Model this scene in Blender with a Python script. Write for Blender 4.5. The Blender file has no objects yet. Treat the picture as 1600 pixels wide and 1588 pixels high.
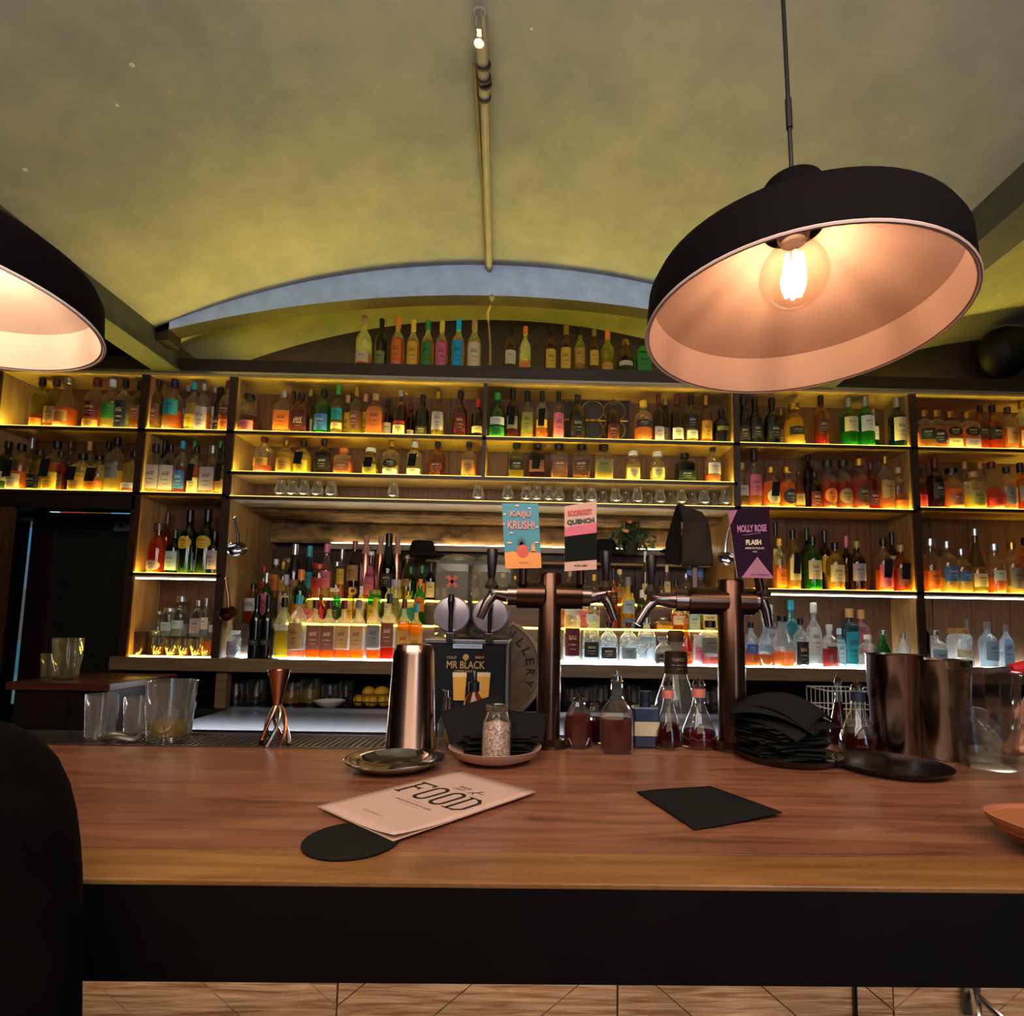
import bpy, math, random
from math import sin, cos, pi, radians, sqrt, atan2
from mathutils import Vector, Matrix, Euler
random.seed(7)
S = bpy.context.scene
COL = S.collection
# ---------------------------------------------------------------- camera, world, exposure
CAMZ = 1.30; FPX = 856.7; XPP, YPP = 846.3, 899.7      # eye height; focal length and principal point in pixels (the photo is cropped)
PIT, YAW, ROL = .08758, -.0163, .0181
_f = Vector((-sin(YAW)*cos(PIT), cos(YAW)*cos(PIT), sin(PIT)))
_r0 = Vector((cos(YAW), sin(YAW), 0)); _u0 = _r0.cross(_f)
_r = _r0*cos(ROL) + _u0*sin(ROL); _u = -_r0*sin(ROL) + _u0*cos(ROL)
cd = bpy.data.cameras.new('camera'); cam = bpy.data.objects.new('camera', cd); COL.objects.link(cam)
cd.sensor_width = 36; cd.lens = 36*FPX/1600; cd.clip_start = .02; cd.clip_end = 60
cd.shift_x = (800-XPP)/1600; cd.shift_y = (YPP-794)/1600
cam.matrix_world = Matrix(((_r.x, _u.x, -_f.x, 0), (_r.y, _u.y, -_f.y, 0), (_r.z, _u.z, -_f.z, CAMZ), (0, 0, 0, 1)))
S.camera = cam
S.view_settings.view_transform = 'Standard'; S.view_settings.look = 'None'
S.view_settings.exposure = 0.0; S.view_settings.gamma = 1
S.view_settings.use_curve_mapping = False
cy = S.cycles
cy.max_bounces = 7; cy.transparent_max_bounces = 28; cy.diffuse_bounces = 3; cy.glossy_bounces = 3
cy.transmission_bounces = 4; cy.use_denoising = True; cy.sample_clamp_indirect = 4.0
cy.caustics_reflective = False; cy.caustics_refractive = False
W = bpy.data.worlds.new('world'); S.world = W; W.use_nodes = True
W.node_tree.nodes['Background'].inputs[0].default_value = (.20, .22, .30, 1)
W.node_tree.nodes['Background'].inputs[1].default_value = .02

def area(name, loc, target, size, power, color):
    l = bpy.data.lights.new(name, 'AREA'); l.shape = 'RECTANGLE'; l.size, l.size_y = size
    l.energy = power; l.color = color
    o = bpy.data.objects.new(name, l); COL.objects.link(o); o.location = loc
    o.rotation_euler = (Vector(target)-Vector(loc)).to_track_quat('-Z', 'Y').to_euler()
    return o
# unseen fill lights added behind the camera, for bottles, ceiling, counter and rib
area('room_lamps_over_tables', (0.2, -1.2, 2.1), (0.1, 2.4, 1.5), (2.4, .5), 11, (1, .74, .46))
area('room_uplight', (-.2, -.2, 2.0), (-.2, 1.6, 3.0), (1.8, .4), 18, (.96, .92, .94))
area('pendant_row_over_bar', (0.05, -.15, 2.3), (0.0, .9, 1.0), (2.6, .3), 26, (1, .77, .60))
area('cool_doorway_light', (1.4, -2.0, 1.6), (0.3, 2.4, 2.8), (.8, 1.6), 18, (.5, .70, 1))
# ---------------------------------------------------------------- pixel helper: a point of the photograph at a known depth
def ray(x, y): return _f + _r*((x-XPP)/FPX) - _u*((y-YPP)/FPX)
def P(x, y, Y):
    d = ray(x, y); return Vector((0, 0, CAMZ)) + d*(Y/d.y)
def PZ(x, y, Z):
    d = ray(x, y); return Vector((0, 0, CAMZ)) + d*((Z-CAMZ)/d.z)
# ---------------------------------------------------------------- object helpers
def tag(o, label=None, cat=None, group=None, kind=None):
    if label: o['label'] = label
    if cat: o['category'] = cat
    if group: o['group'] = group
    if kind: o['kind'] = kind
    return o
def empty(name, loc=(0, 0, 0), rz=0):
    o = bpy.data.objects.new(name, None); COL.objects.link(o); o.location = loc; o.rotation_euler = (0, 0, rz)
    o.empty_display_size = .05
    return o
class MB:
    def __init__(s): s.v = []; s.f = []; s.m = []
    def add(s, v, f, mi=0):
        b = len(s.v); s.v += [tuple(p) for p in v]; s.f += [tuple(i+b for i in q) for q in f]; s.m += [mi]*len(f); return s
    def box(s, a, b, mi=0):
        x0, y0, z0 = a; x1, y1, z1 = b
        if x0 > x1: x0, x1 = x1, x0
        if y0 > y1: y0, y1 = y1, y0
        if z0 > z1: z0, z1 = z1, z0
        return s.add([(x0,y0,z0),(x1,y0,z0),(x1,y1,z0),(x0,y1,z0),(x0,y0,z1),(x1,y0,z1),(x1,y1,z1),(x0,y1,z1)],
              [(0,3,2,1),(4,5,6,7),(0,1,5,4),(1,2,6,5),(2,3,7,6),(3,0,4,7)], mi)
    def lathe(s, prof, n=20, c=(0,0,0), sq=None, mi=0, close=True):
        """prof: [(r, z)...]; sq: superellipse exponent for square bodies"""
        v = []; f = []
        for r, z in prof:
            for k in range(n):
                a = 2*pi*k/n + (pi/n if sq else 0)
                x, y = cos(a), sin(a)
                if sq:
                    e = (abs(x)**sq+abs(y)**sq)**(-1/sq); x *= e; y *= e
                v.append((c[0]+r*x, c[1]+r*y, c[2]+z))
        for i in range(len(prof)-1):
            for k in range(n):
                k2 = (k+1) % n; f.append((i*n+k, i*n+k2, (i+1)*n+k2, (i+1)*n+k))
        if close:
            f.append(tuple(reversed(range(n)))); f.append(tuple(range((len(prof)-1)*n, len(prof)*n)))
        return s.add(v, f, mi)
    def tube(s, pts, r, n=8, mi=0, cap=True):
        pts = [Vector(p) for p in pts]; rr = r if isinstance(r, (list, tuple)) else [r]*len(pts)
        v = []; f = []; up = None
        for i, p in enumerate(pts):
            t = ((pts[min(i+1, len(pts)-1)]-pts[max(i-1, 0)])).normalized()
            if up is None:
                up = Vector((0,0,1)) if abs(t.z) < .9 else Vector((0,1,0))
            a = t.cross(up).normalized(); up = a.cross(t).normalized()
            for k in range(n):
                g = 2*pi*k/n; v.append(p + a*cos(g)*rr[i] + up*sin(g)*rr[i])
        for i in range(len(pts)-1):
            for k in range(n):
                k2 = (k+1) % n; f.append((i*n+k, i*n+k2, (i+1)*n+k2, (i+1)*n+k))
        if cap:
            f.append(tuple(reversed(range(n)))); f.append(tuple(range((len(pts)-1)*n, len(pts)*n)))
        return s.add(v, f, mi)
    def prism(s, poly, y0, y1, axis='y', mi=0):
        """poly in (x,z) extruded in y  (axis y) or (x,y) extruded in z (axis z)"""
        n = len(poly)
        if axis == 'y': v = [(p[0], y0, p[1]) for p in poly]+[(p[0], y1, p[1]) for p in poly]
        else: v = [(p[0], p[1], y0) for p in poly]+[(p[0], p[1], y1) for p in poly]
        f = [tuple(range(n)), tuple(reversed(range(n, 2*n)))]+[(i, n+i, n+(i+1) % n, (i+1) % n) for i in range(n)]
        return s.add(v, f, mi)
    def mesh(s, name, smooth=False):
        me = bpy.data.meshes.new(name); me.from_pydata(s.v, [], s.f)
        if any(s.m): me.polygons.foreach_set('material_index', s.m)
        if smooth: me.shade_smooth() if smooth is True else None
        me.update(); return me
    def build(s, name, mats, parent=None, smooth=False, loc=None, bevel=0, sharp=35):
        me = s.mesh(name, False)
        for m in (mats if isinstance(mats, (list, tuple)) else [mats]): me.materials.append(m)
        if smooth: set_smooth(me, sharp)
        o = bpy.data.objects.new(name, me); COL.objects.link(o)
        if parent: o.parent = parent
        if loc is not None: o.location = loc
        if bevel:
            b = o.modifiers.new('bevel', 'BEVEL'); b.width = bevel; b.segments = 2; b.limit_method = 'ANGLE'
        return o
def set_smooth(me, deg=35):
    import bmesh
    bm = bmesh.new(); bm.from_mesh(me)
    bmesh.ops.recalc_face_normals(bm, faces=bm.faces)
    for f in bm.faces: f.smooth = True
    lim = radians(deg)
    for e in bm.edges:
        if len(e.link_faces) == 2:
            e.smooth = e.calc_face_angle(0) < lim
    bm.to_mesh(me); bm.free()
def text(s, width, loc, rot, mat, parent=None, name='lettering', height=None, bold=0.0, align='CENTER', depth=.0006, shear=0):
    cu = bpy.data.curves.new(name, 'FONT'); cu.body = s; cu.size = 1; cu.extrude = 0.0; cu.offset = bold; cu.shear = shear
    cu.align_x = 'CENTER'; cu.align_y = 'CENTER'; cu.resolution_u = 3
    t = bpy.data.objects.new('tmp', cu); COL.objects.link(t)
    dg = bpy.context.evaluated_depsgraph_get(); dg.update()
    me = bpy.data.meshes.new_from_object(t.evaluated_get(dg)); bpy.data.objects.remove(t); bpy.data.curves.remove(cu)
    xs = [v.co.x for v in me.vertices]; ys = [v.co.y for v in me.vertices]
    w = max(xs)-min(xs); h = max(ys)-min(ys); cx = (max(xs)+min(xs))/2; cyy = (max(ys)+min(ys))/2
    sx = width/w; sy = height/h if height else sx
    for v in me.vertices: v.co = Vector(((v.co.x-cx)*sx, (v.co.y-cyy)*sy, 0))
    me.name = name; me.materials.clear(); me.materials.append(mat)
    o = bpy.data.objects.new(name, me); COL.objects.link(o); o.location = loc; o.rotation_euler = rot
    if parent: o.parent = parent
    return o
# ---------------------------------------------------------------- materials
MATS = {}
def rgb(c):
    if isinstance(c, str):
        c = c.lstrip('#'); c = tuple(int(c[i:i+2], 16)/255 for i in (0, 2, 4))
        return tuple(x/12.92 if x < .04045 else ((x+.055)/1.055)**2.4 for x in c)
    return c
def newmat(name):
    m = bpy.data.materials.new(name); m.use_nodes = True; nt = m.node_tree
    for n in list(nt.nodes): nt.nodes.remove(n)
    o = nt.nodes.new('ShaderNodeOutputMaterial'); return m, nt, o
def bsdf(nt, **k):
    b = nt.nodes.new('ShaderNodeBsdfPrincipled')
    for a, v in k.items():
        a = a.replace('_', ' ')
        b.inputs[a].default_value = v
    return b
def noise(nt, scale, stretch=(1,1,1), detail=4, coord='Object', rot=(0,0,0), dist=0, rough=.5):
    tc = nt.nodes.new('ShaderNodeTexCoord'); mp = nt.nodes.new('ShaderNodeMapping')
    mp.inputs['Scale'].default_value = stretch; mp.inputs['Rotation'].default_value = rot
    n = nt.nodes.new('ShaderNodeTexNoise'); n.inputs['Scale'].default_value = scale; n.inputs['Detail'].default_value = detail
    n.inputs['Distortion'].default_value = dist; n.inputs['Roughness'].default_value = rough
    nt.links.new(tc.outputs[coord], mp.inputs[0]); nt.links.new(mp.outputs[0], n.inputs[0]); return n
def ramp(nt, fac, stops):
    r = nt.nodes.new('ShaderNodeValToRGB'); nt.links.new(fac, r.inputs[0]); e = r.color_ramp.elements
    while len(e) < len(stops): e.new(.5)
    for i, (p, c) in enumerate(stops):
        e[i].position = p; e[i].color = (*rgb(c), 1) if len(rgb(c)) == 3 else c
    return r
def mixc(nt, fac, a, b, mode='MIX'):
    m = nt.nodes.new('ShaderNodeMix'); m.data_type = 'RGBA'; m.blend_type = mode
    for s, v in ((m.inputs[0], fac), (m.inputs[6], a), (m.inputs[7], b)):
        if hasattr(v, 'is_linked') or hasattr(v, 'links'): nt.links.new(v, s)
        elif isinstance(v, (int, float)): s.default_value = v
        else: s.default_value = (*rgb(v), 1)
    return m.outputs[2]
def bump(nt, b, fac, strength=.2, dist=.01):
    n = nt.nodes.new('ShaderNodeBump'); n.inputs['Strength'].default_value = strength; n.inputs['Distance'].default_value = dist
    nt.links.new(fac, n.inputs['Height']); nt.links.new(n.outputs[0], b.inputs['Normal'])
def plain(name, c, rough=.5, metal=0, coat=0, spec=.5, var=.12):
    if name in MATS: return MATS[name]
    m, nt, o = newmat(name); c = rgb(c)
    b = bsdf(nt, Base_Color=(*c, 1), Roughness=rough, Metallic=metal, Coat_Weight=coat)
    b.inputs['Specular IOR Level'].default_value = spec
    if var:
        n = noise(nt, 14, detail=3)
        r = ramp(nt, n.outputs[0], [(.3, tuple(x*(1-var) for x in c)), (.7, tuple(min(1, x*(1+var)) for x in c))])
        nt.links.new(r.outputs[0], b.inputs['Base Color'])
    nt.links.new(b.outputs[0], o.inputs[0]); MATS[name] = m; return m
def wood(name, c1, c2, rough=.5, axis='x', scale=6, streak=14, coat=0, bstr=.15, grey=None, spec=.5, rot=(0, 0, 0)):
    if name in MATS: return MATS[name]
    m, nt, o = newmat(name)
    st = {'x': (1, streak, streak), 'y': (streak, 1, streak), 'z': (streak, streak, 1)}[axis]
    n = noise(nt, scale, st, detail=6, dist=.6, rot=rot); n2 = noise(nt, scale*.35, (1, 1, 1), detail=3)
    r = ramp(nt, n.outputs[0], [(.28, c1), (.72, c2)])
    r2 = ramp(nt, n2.outputs[0], [(.3, (.62, .62, .62)), (.75, (1.0, 1.0, 1.0))])
    out = mixc(nt, 1.0, r.outputs[0], r2.outputs[0], 'MULTIPLY')
    b = bsdf(nt, Roughness=rough, Coat_Weight=coat, Coat_Roughness=.25); b.inputs['Specular IOR Level'].default_value = spec
    nt.links.new(out, b.inputs['Base Color']); bump(nt, b, n.outputs[0], bstr, .004)
    nt.links.new(b.outputs[0], o.inputs[0]); MATS[name] = m; return m
def emit(name, c, s):
    if name in MATS: return MATS[name]
    m, nt, o = newmat(name); e = nt.nodes.new('ShaderNodeEmission'); e.inputs[0].default_value = (*rgb(c), 1); e.inputs[1].default_value = s
    nt.links.new(e.outputs[0], o.inputs[0]); MATS[name] = m; return m
def thin_glass(name, c, refl=.6, body=0.0, rough=.03):
    """thin-walled glass: tinted see-through sheet with Fresnel reflection, plus a little milky body"""
    if name in MATS: return MATS[name]
    m, nt, o = newmat(name); c = rgb(c)
    t = nt.nodes.new('ShaderNodeBsdfTransparent'); t.inputs[0].default_value = (*c, 1)
    g = nt.nodes.new('ShaderNodeBsdfGlossy'); g.inputs['Roughness'].default_value = rough; g.inputs[0].default_value = (1, 1, 1, 1)
    lw = nt.nodes.new('ShaderNodeLayerWeight'); lw.inputs[0].default_value = .35
    pw = nt.nodes.new('ShaderNodeMath'); pw.operation = 'POWER'; pw.inputs[1].default_value = 1.4
    ml = nt.nodes.new('ShaderNodeMath'); ml.operation = 'MULTIPLY_ADD'; ml.inputs[1].default_value = refl; ml.inputs[2].default_value = .04
    nt.links.new(lw.outputs['Facing'], pw.inputs[0]); nt.links.new(pw.outputs[0], ml.inputs[0])
    x = nt.nodes.new('ShaderNodeMixShader'); nt.links.new(ml.outputs[0], x.inputs[0])
    nt.links.new(t.outputs[0], x.inputs[1]); nt.links.new(g.outputs[0], x.inputs[2]); last = x
    if body:
        d = nt.nodes.new('ShaderNodeBsdfTranslucent'); d.inputs[0].default_value = (*[min(1, v) for v in c], 1)
        y = nt.nodes.new('ShaderNodeMixShader'); y.inputs[0].default_value = body
        nt.links.new(x.outputs[0], y.inputs[1]); nt.links.new(d.outputs[0], y.inputs[2]); last = y
    nt.links.new(last.outputs[0], o.inputs[0]); MATS[name] = m; return m
def liquid(name, c, clear=.45):
    if name in MATS: return MATS[name]
    m, nt, o = newmat(name); c = rgb(c)
    t = nt.nodes.new('ShaderNodeBsdfTransparent'); t.inputs[0].default_value = (*c, 1)
    d = nt.nodes.new('ShaderNodeBsdfTranslucent'); d.inputs[0].default_value = (*c, 1)
    f = nt.nodes.new('ShaderNodeBsdfDiffuse'); f.inputs[0].default_value = (*c, 1)
    x = nt.nodes.new('ShaderNodeMixShader'); x.inputs[0].default_value = .4
    nt.links.new(d.outputs[0], x.inputs[1]); nt.links.new(f.outputs[0], x.inputs[2])
    y = nt.nodes.new('ShaderNodeMixShader'); y.inputs[0].default_value = clear
    nt.links.new(x.outputs[0], y.inputs[1]); nt.links.new(t.outputs[0], y.inputs[2])
    nt.links.new(y.outputs[0], o.inputs[0]); MATS[name] = m; return m
def label_mat(name, c, ink):
    """paper label with faint unreadable print lines"""
    if name in MATS: return MATS[name]
    m, nt, o = newmat(name)
    tc = nt.nodes.new('ShaderNodeTexCoord'); sp = nt.nodes.new('ShaderNodeSeparateXYZ'); nt.links.new(tc.outputs['Generated'], sp.inputs[0])
    def band(sock, a, b_):
        g = nt.nodes.new('ShaderNodeMath'); g.operation = 'COMPARE'; g.inputs[1].default_value = (a+b_)/2; g.inputs[2].default_value = (b_-a)/2
        nt.links.new(sock, g.inputs[0]); return g.outputs[0]
    def mul(a, b_):
        g = nt.nodes.new('ShaderNodeMath'); g.operation = 'MULTIPLY'; nt.links.new(a, g.inputs[0]); nt.links.new(b_, g.inputs[1]); return g.outputs[0]
    def mx(a, b_):
        g = nt.nodes.new('ShaderNodeMath'); g.operation = 'MAXIMUM'; nt.links.new(a, g.inputs[0]); nt.links.new(b_, g.inputs[1]); return g.outputs[0]
    n = noise(nt, 9, (3, 1, 1), detail=2, coord='Generated'); th = nt.nodes.new('ShaderNodeMath'); th.operation = 'GREATER_THAN'; th.inputs[1].default_value = .47
    nt.links.new(n.outputs[0], th.inputs[0])
    b1 = mul(band(sp.outputs[2], .58, .74), band(sp.outputs[0], .24, .76)); b2 = mul(band(sp.outputs[2], .38, .43), band(sp.outputs[0], .2, .8))
    b3 = mul(band(sp.outputs[2], .22, .26), band(sp.outputs[0], .3, .7))
    fac = mul(mx(mx(b1, b2), b3), th.outputs[0])
    ml = nt.nodes.new('ShaderNodeMath'); ml.operation = 'MULTIPLY'; ml.inputs[1].default_value = .7; nt.links.new(fac, ml.inputs[0])
    out = mixc(nt, ml.outputs[0], c, ink)
    b = bsdf(nt, Roughness=.6); nt.links.new(out, b.inputs['Base Color'])
    tr = nt.nodes.new('ShaderNodeBsdfTranslucent'); nt.links.new(out, tr.inputs[0])
    x = nt.nodes.new('ShaderNodeMixShader'); x.inputs[0].default_value = .3
    nt.links.new(b.outputs[0], x.inputs[1]); nt.links.new(tr.outputs[0], x.inputs[2]); nt.links.new(x.outputs[0], o.inputs[0])
    MATS[name] = m; return m

OAK = wood('shelf_oak', '#a8884c', '#d0b074', .5, 'x', 5, 12)
OAKZ = wood('upright_oak', '#94703c', '#bc9860', .5, 'z', 5, 12)
OAKD = wood('back_panel_oak', '#4a2e18', '#6e4a28', .6, 'z', 5, 16)
EDGE = wood('shelf_edge_dark', '#24140a', '#3c2412', .45, 'x', 6, 12)
EDGEZ = wood('upright_edge_dark', '#24140a', '#40281a', .45, 'z', 6, 12)
PINE = wood('ledge_fascia_pine', '#6a5236', '#8f7450', .5, 'x', 4, 14)
DARKW = wood('dark_stained_timber', '#120a06', '#2a180e', .5, 'x', 5, 10)
RUST = wood('rough_sawn_timber', '#2c1808', '#b08848', .8, 'x', 9, 2.2, bstr=.5)
CHROME = plain('chrome', '#c8c8cc', .16, 1, var=.03)
STEEL = plain('brushed_steel', '#9a9a9e', .3, 1, var=.08)
BLACKP = plain('black_plastic', '#0a0a0b', .35, 0, var=.05)
BLACKM = plain('black_painted_metal', '#0d0b0c', .55, 0, var=.2, spec=.3)
BRONZE = plain('brown_bronze', '#52382a', .24, .9, var=.25)
PAPER_BLACK = plain('black_napkin_paper', '#1a1a18', .95, 0, var=.15, spec=.1)
LED_W = emit('led_cool_white', (1, .93, .85), 30)
LED_Y = emit('led_warm_yellow', (1, .80, .10), 60)
LED_A = emit('led_amber', (1, .62, .06), 60)
# ================================================================ SETTING
def struct(o): o['kind'] = 'structure'; return o
YF = 2.62            # front plane of the back-bar shelving
VX, VH, ZS, SAG = -.195, 1.565, 2.63, .35
VR = (VH*VH+SAG*SAG)/(2*SAG)
def vz(x, c=VX): return ZS + SAG - (VR - sqrt(max(VR*VR-(x-c)**2, 0)))
def ceiling_mat():
    m, nt, o = newmat('vault_plaster')
    n1 = noise(nt, 1.3, detail=6, rough=.6); n2 = noise(nt, 7, detail=5, rough=.65)
    r1 = ramp(nt, n1.outputs[0], [(.32, '#7c7d7a'), (.5, '#8b8a80'), (.68, '#9a9587')])
    r2 = ramp(nt, n2.outputs[0], [(.35, (.84, .85, .88)), (.65, (1.05, 1.04, 1.0))])
    base = mixc(nt, 1.0, r1.outputs[0], r2.outputs[0], 'MULTIPLY')
    # paint specks: small round pale spots
    tc = nt.nodes.new('ShaderNodeTexCoord')
    vo = nt.nodes.new('ShaderNodeTexVoronoi'); vo.inputs['Scale'].default_value = 9; nt.links.new(tc.outputs['Object'], vo.inputs[0])
    lt = nt.nodes.new('ShaderNodeMath'); lt.operation = 'LESS_THAN'; lt.inputs[1].default_value = .06; nt.links.new(vo.outputs['Distance'], lt.inputs[0])
    n3 = noise(nt, 1.1, detail=1); g3 = nt.nodes.new('ShaderNodeMath'); g3.operation = 'GREATER_THAN'; g3.inputs[1].default_value = .50; nt.links.new(n3.outputs[0], g3.inputs[0])
    mu = nt.nodes.new('ShaderNodeMath'); mu.operation = 'MULTIPLY'; nt.links.new(lt.outputs[0], mu.inputs[0]); nt.links.new(g3.outputs[0], mu.inputs[1])
    m2 = nt.nodes.new('ShaderNodeMath'); m2.operation = 'MULTIPLY'; m2.inputs[1].default_value = .55; nt.links.new(mu.outputs[0], m2.inputs[0])
    col = mixc(nt, m2.outputs[0], base, (.75, .74, .66))
    # scuff streaks
    n4 = noise(nt, 2.2, (1, .22, 1), detail=3, rot=(0, 0, 1.15)); r4 = ramp(nt, n4.outputs[0], [(.70, (0, 0, 0)), (.76, (.30, .30, .30))])
    col = mixc(nt, r4.outputs[0], col, (.60, .60, .55))
    b = bsdf(nt, Roughness=.75); nt.links.new(col, b.inputs['Base Color']); bump(nt, b, n2.outputs[0], .25, .01)
    nt.links.new(b.outputs[0], o.inputs[0]); return m
PLASTER = ceiling_mat()
RIB_COOL = plain('rib_blue_grey_paint', '#a4bcdc', .7, var=.12)  # bluish light on the rib face is put into this colour
BEAMM = plain('painted_steel_beam', '#33362f', .55, 0, var=.25)
def vault(name, c, y0, y1, thick=.10):
    mb = MB(); n = 40; v = []; f = []
    for yy in (y0, y1):
        for t in range(n+1):
            x = c-VH+2*VH*t/n; v.append((x, yy, vz(x, c)))
    for t in range(n): f.append((t, t+1, n+1+t+1, n+1+t))
    k = len(v); v += [(p[0], p[1], p[2]+thick) for p in v]
    f += [tuple(i+k for i in reversed(q)) for q in list(f)]
    mb.add(v, f); return struct(mb.build(name, PLASTER, smooth=True, sharp=60))
vault('ceiling', VX, -3.2, 2.94); vault('ceiling', VX-2*VH-.09, -3.2, 2.94); vault('ceiling', VX+2*VH+.09, -3.2, 2.94)
for i, bx in enumerate((VX-VH-.09, VX+VH)):           # steel beams between the vaults
    mb = MB(); mb.box((bx, -3.2, 2.505), (bx+.09, 2.94, 2.64)); mb.box((bx-.02, -3.2, 2.495), (bx+.11, 2.94, 2.507))
    tag(struct(mb.build('ceiling_beam', BEAMM)), ('grey painted steel beam along the left side of the central vault', 'grey painted steel beam along the right side of the central vault')[i], None)
# downstand rib across the vault, just in front of the shelving
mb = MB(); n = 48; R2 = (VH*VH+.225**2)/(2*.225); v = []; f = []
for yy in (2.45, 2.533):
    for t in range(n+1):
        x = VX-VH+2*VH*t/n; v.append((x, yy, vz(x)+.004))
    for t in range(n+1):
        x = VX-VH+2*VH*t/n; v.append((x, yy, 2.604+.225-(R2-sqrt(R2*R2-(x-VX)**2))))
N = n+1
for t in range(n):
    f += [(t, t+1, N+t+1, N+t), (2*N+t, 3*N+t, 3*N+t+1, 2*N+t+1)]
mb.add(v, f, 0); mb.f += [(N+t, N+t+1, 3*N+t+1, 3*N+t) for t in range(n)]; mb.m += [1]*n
rib = struct(mb.build('ceiling_rib', [RIB_COOL, DARKW], smooth=True, sharp=40))
# timber posts carrying the rib ends
for x in (VX-VH+.03, VX+VH-.03):
    struct(MB().box((x-.03, 2.45, 2.57), (x+.03, 2.54, 2.66)).build('rib_post', DARKW))
# room shell
FLOORM = wood('floor_boards_dark', '#2c1c12', '#4a3222', .55, 'y', 3, 10)
struct(MB().box((-4.9, -3.2, -.05), (4.9, 6.2, 0)).build('floor', FLOORM))
DWALL = plain('dark_wall_paint', '#1d1a15', .8, var=.2)
WARMWALL = plain('warm_wall_paint', '#5b4a38', .8, var=.2)
struct(MB().box((-5, -3.2, 0), (-4.9, 6.2, 3.1)).build('wall_left', DWALL))
struct(MB().box((4.9, -3.2, 0), (5, 6.2, 3.1)).build('wall_right', WARMWALL))
struct(MB().box((-4.9, -3.3, 0), (4.9, -3.2, 3.1)).build('wall_front', WARMWALL))
# end wall behind the shelving, with a door opening on the left
LUN = plain('dark_end_wall', '#2a1d12', .8, var=.3)
struct(MB().box((-1.97, 3.14, 0), (4.9, 3.24, 2.47)).box((-1.97, 2.92, 2.47), (4.9, 3.24, 3.1)).build('wall_back', LUN))
struct(MB().box((-4.9, 2.92, 1.89), (-1.97, 3.24, 3.1)).build('wall_back', LUN))
# ---------------------------------------------------------------- passage and door behind the left side
dg_ = plain('door_green_black', '#12140d', .6, var=.25)
dl = P(78, 1000, 3.10).x; dr = -1.98
struct(MB().box((-4.9, 4.2, 0), (-1.9, 4.3, 3.0)).build('wall_passage', plain('passage_wall', '#0c0d0e', .8)))
d = struct(MB().box((dl+.03, 3.03, 0), (dr, 3.07, 1.81)).build('door_1', dg_))
MB().box((dl+.10, 3.024, .95), (dr-.07, 3.03, 1.70)).build('door_panel', dg_, d)
MB().box((dl+.10, 3.024, .15), (dr-.07, 3.03, .85)).build('door_panel', dg_, d)
MB().tube([(dl+.09, 3.01, .98), (dl+.09, 2.98, .98), (dl+.20, 2.98, .98)], .009).build('door_handle', BRONZE, d, smooth=True)
jamb = struct(MB().box((dl-.03, 2.96, 0), (dl+.03, 3.08, 1.84)).box((-4.9, 2.96, 1.82), (dr, 3.08, 1.89)).build('door_frame', DARKW))
# glowing slab stands in for light through the gap beside the door
a = P(53, 815, 3.5); b = P(22, 1100, 3.5)
gap = empty('tube_light', (a.x, 3.5, b.z)); tag(gap, 'slim upright tube light glowing pale blue beyond the dark doorway', 'light')
segs = [(0, .16, '#7fb7a8', .30), (.16, .34, '#5f9fb0', .34), (.34, .62, '#8a8f88', .30), (.62, .82, '#7f93a8', .42), (.82, .965, '#4f96c4', .55), (.965, 1, '#a06a60', .3)]
H = a.z-b.z; dx = a.x-b.x
for s0, s1, c_, e_ in segs:
    mb = MB(); 
    mb.add([(-dx*(1-s0)-.02, 0, H*s0), (-dx*(1-s0)+.02, 0, H*s0), (-dx*(1-s1)+.02, 0, H*s1), (-dx*(1-s1)-.02, 0, H*s1),
            (-dx*(1-s0)-.02, .03, H*s0), (-dx*(1-s0)+.02, .03, H*s0), (-dx*(1-s1)+.02, .03, H*s1), (-dx*(1-s1)-.02, .03, H*s1)],
           [(0,1,2,3), (7,6,5,4), (0,4,5,1), (1,5,6,2), (2,6,7,3), (3,7,4,0)])
    mb.build('tube_section', emit('tube_'+c_, c_, e_), gap)
MB().box((-.03, .03, -b.z+.001), (.03, .06, H-.02)).build('backing', BLACKP, gap)
# thin coloured light line under the lintel
a = P(78, 799, 2.93); b = P(205, 802, 2.93)
lt = empty('coloured_strip_light', (a.x, 2.93, a.z-.004)); tag(lt, 'thin strip light with white, pink, amber and blue stretches above the dark door', 'light')
L = b.x-a.x
for s0, s1, c_, e_ in [(0, .12, '#d8e0ff', 1.2), (.12, .45, '#c04a40', .7), (.45, .75, '#8a6a20', .5), (.75, 1, '#5f9fd0', 1.0)]:
    MB().box((L*s0, 0, 0), (L*s1, .01, .010)).build('light_section', emit('strip_'+c_, c_, e_), lt)
MB().box((0, .01, -.004), (L, .02, .02)).build('backing', BLACKP, lt)
a = P(190, 822, 2.99)
bx = empty('wall_sensor_box', a); tag(bx, 'small pale plastic box at the top right corner of the dark door', 'sensor')
MB().box((-.045, -.0, -.03), (.045, .04, .03)).build('housing', plain('pale_plastic', '#5e625c', .5), bx, bevel=.006)
MB().lathe([(.012, 0), (.010, .012)], 14).build('lens', BLACKP, bx).rotation_euler = (pi/2, 0, 0)
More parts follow.
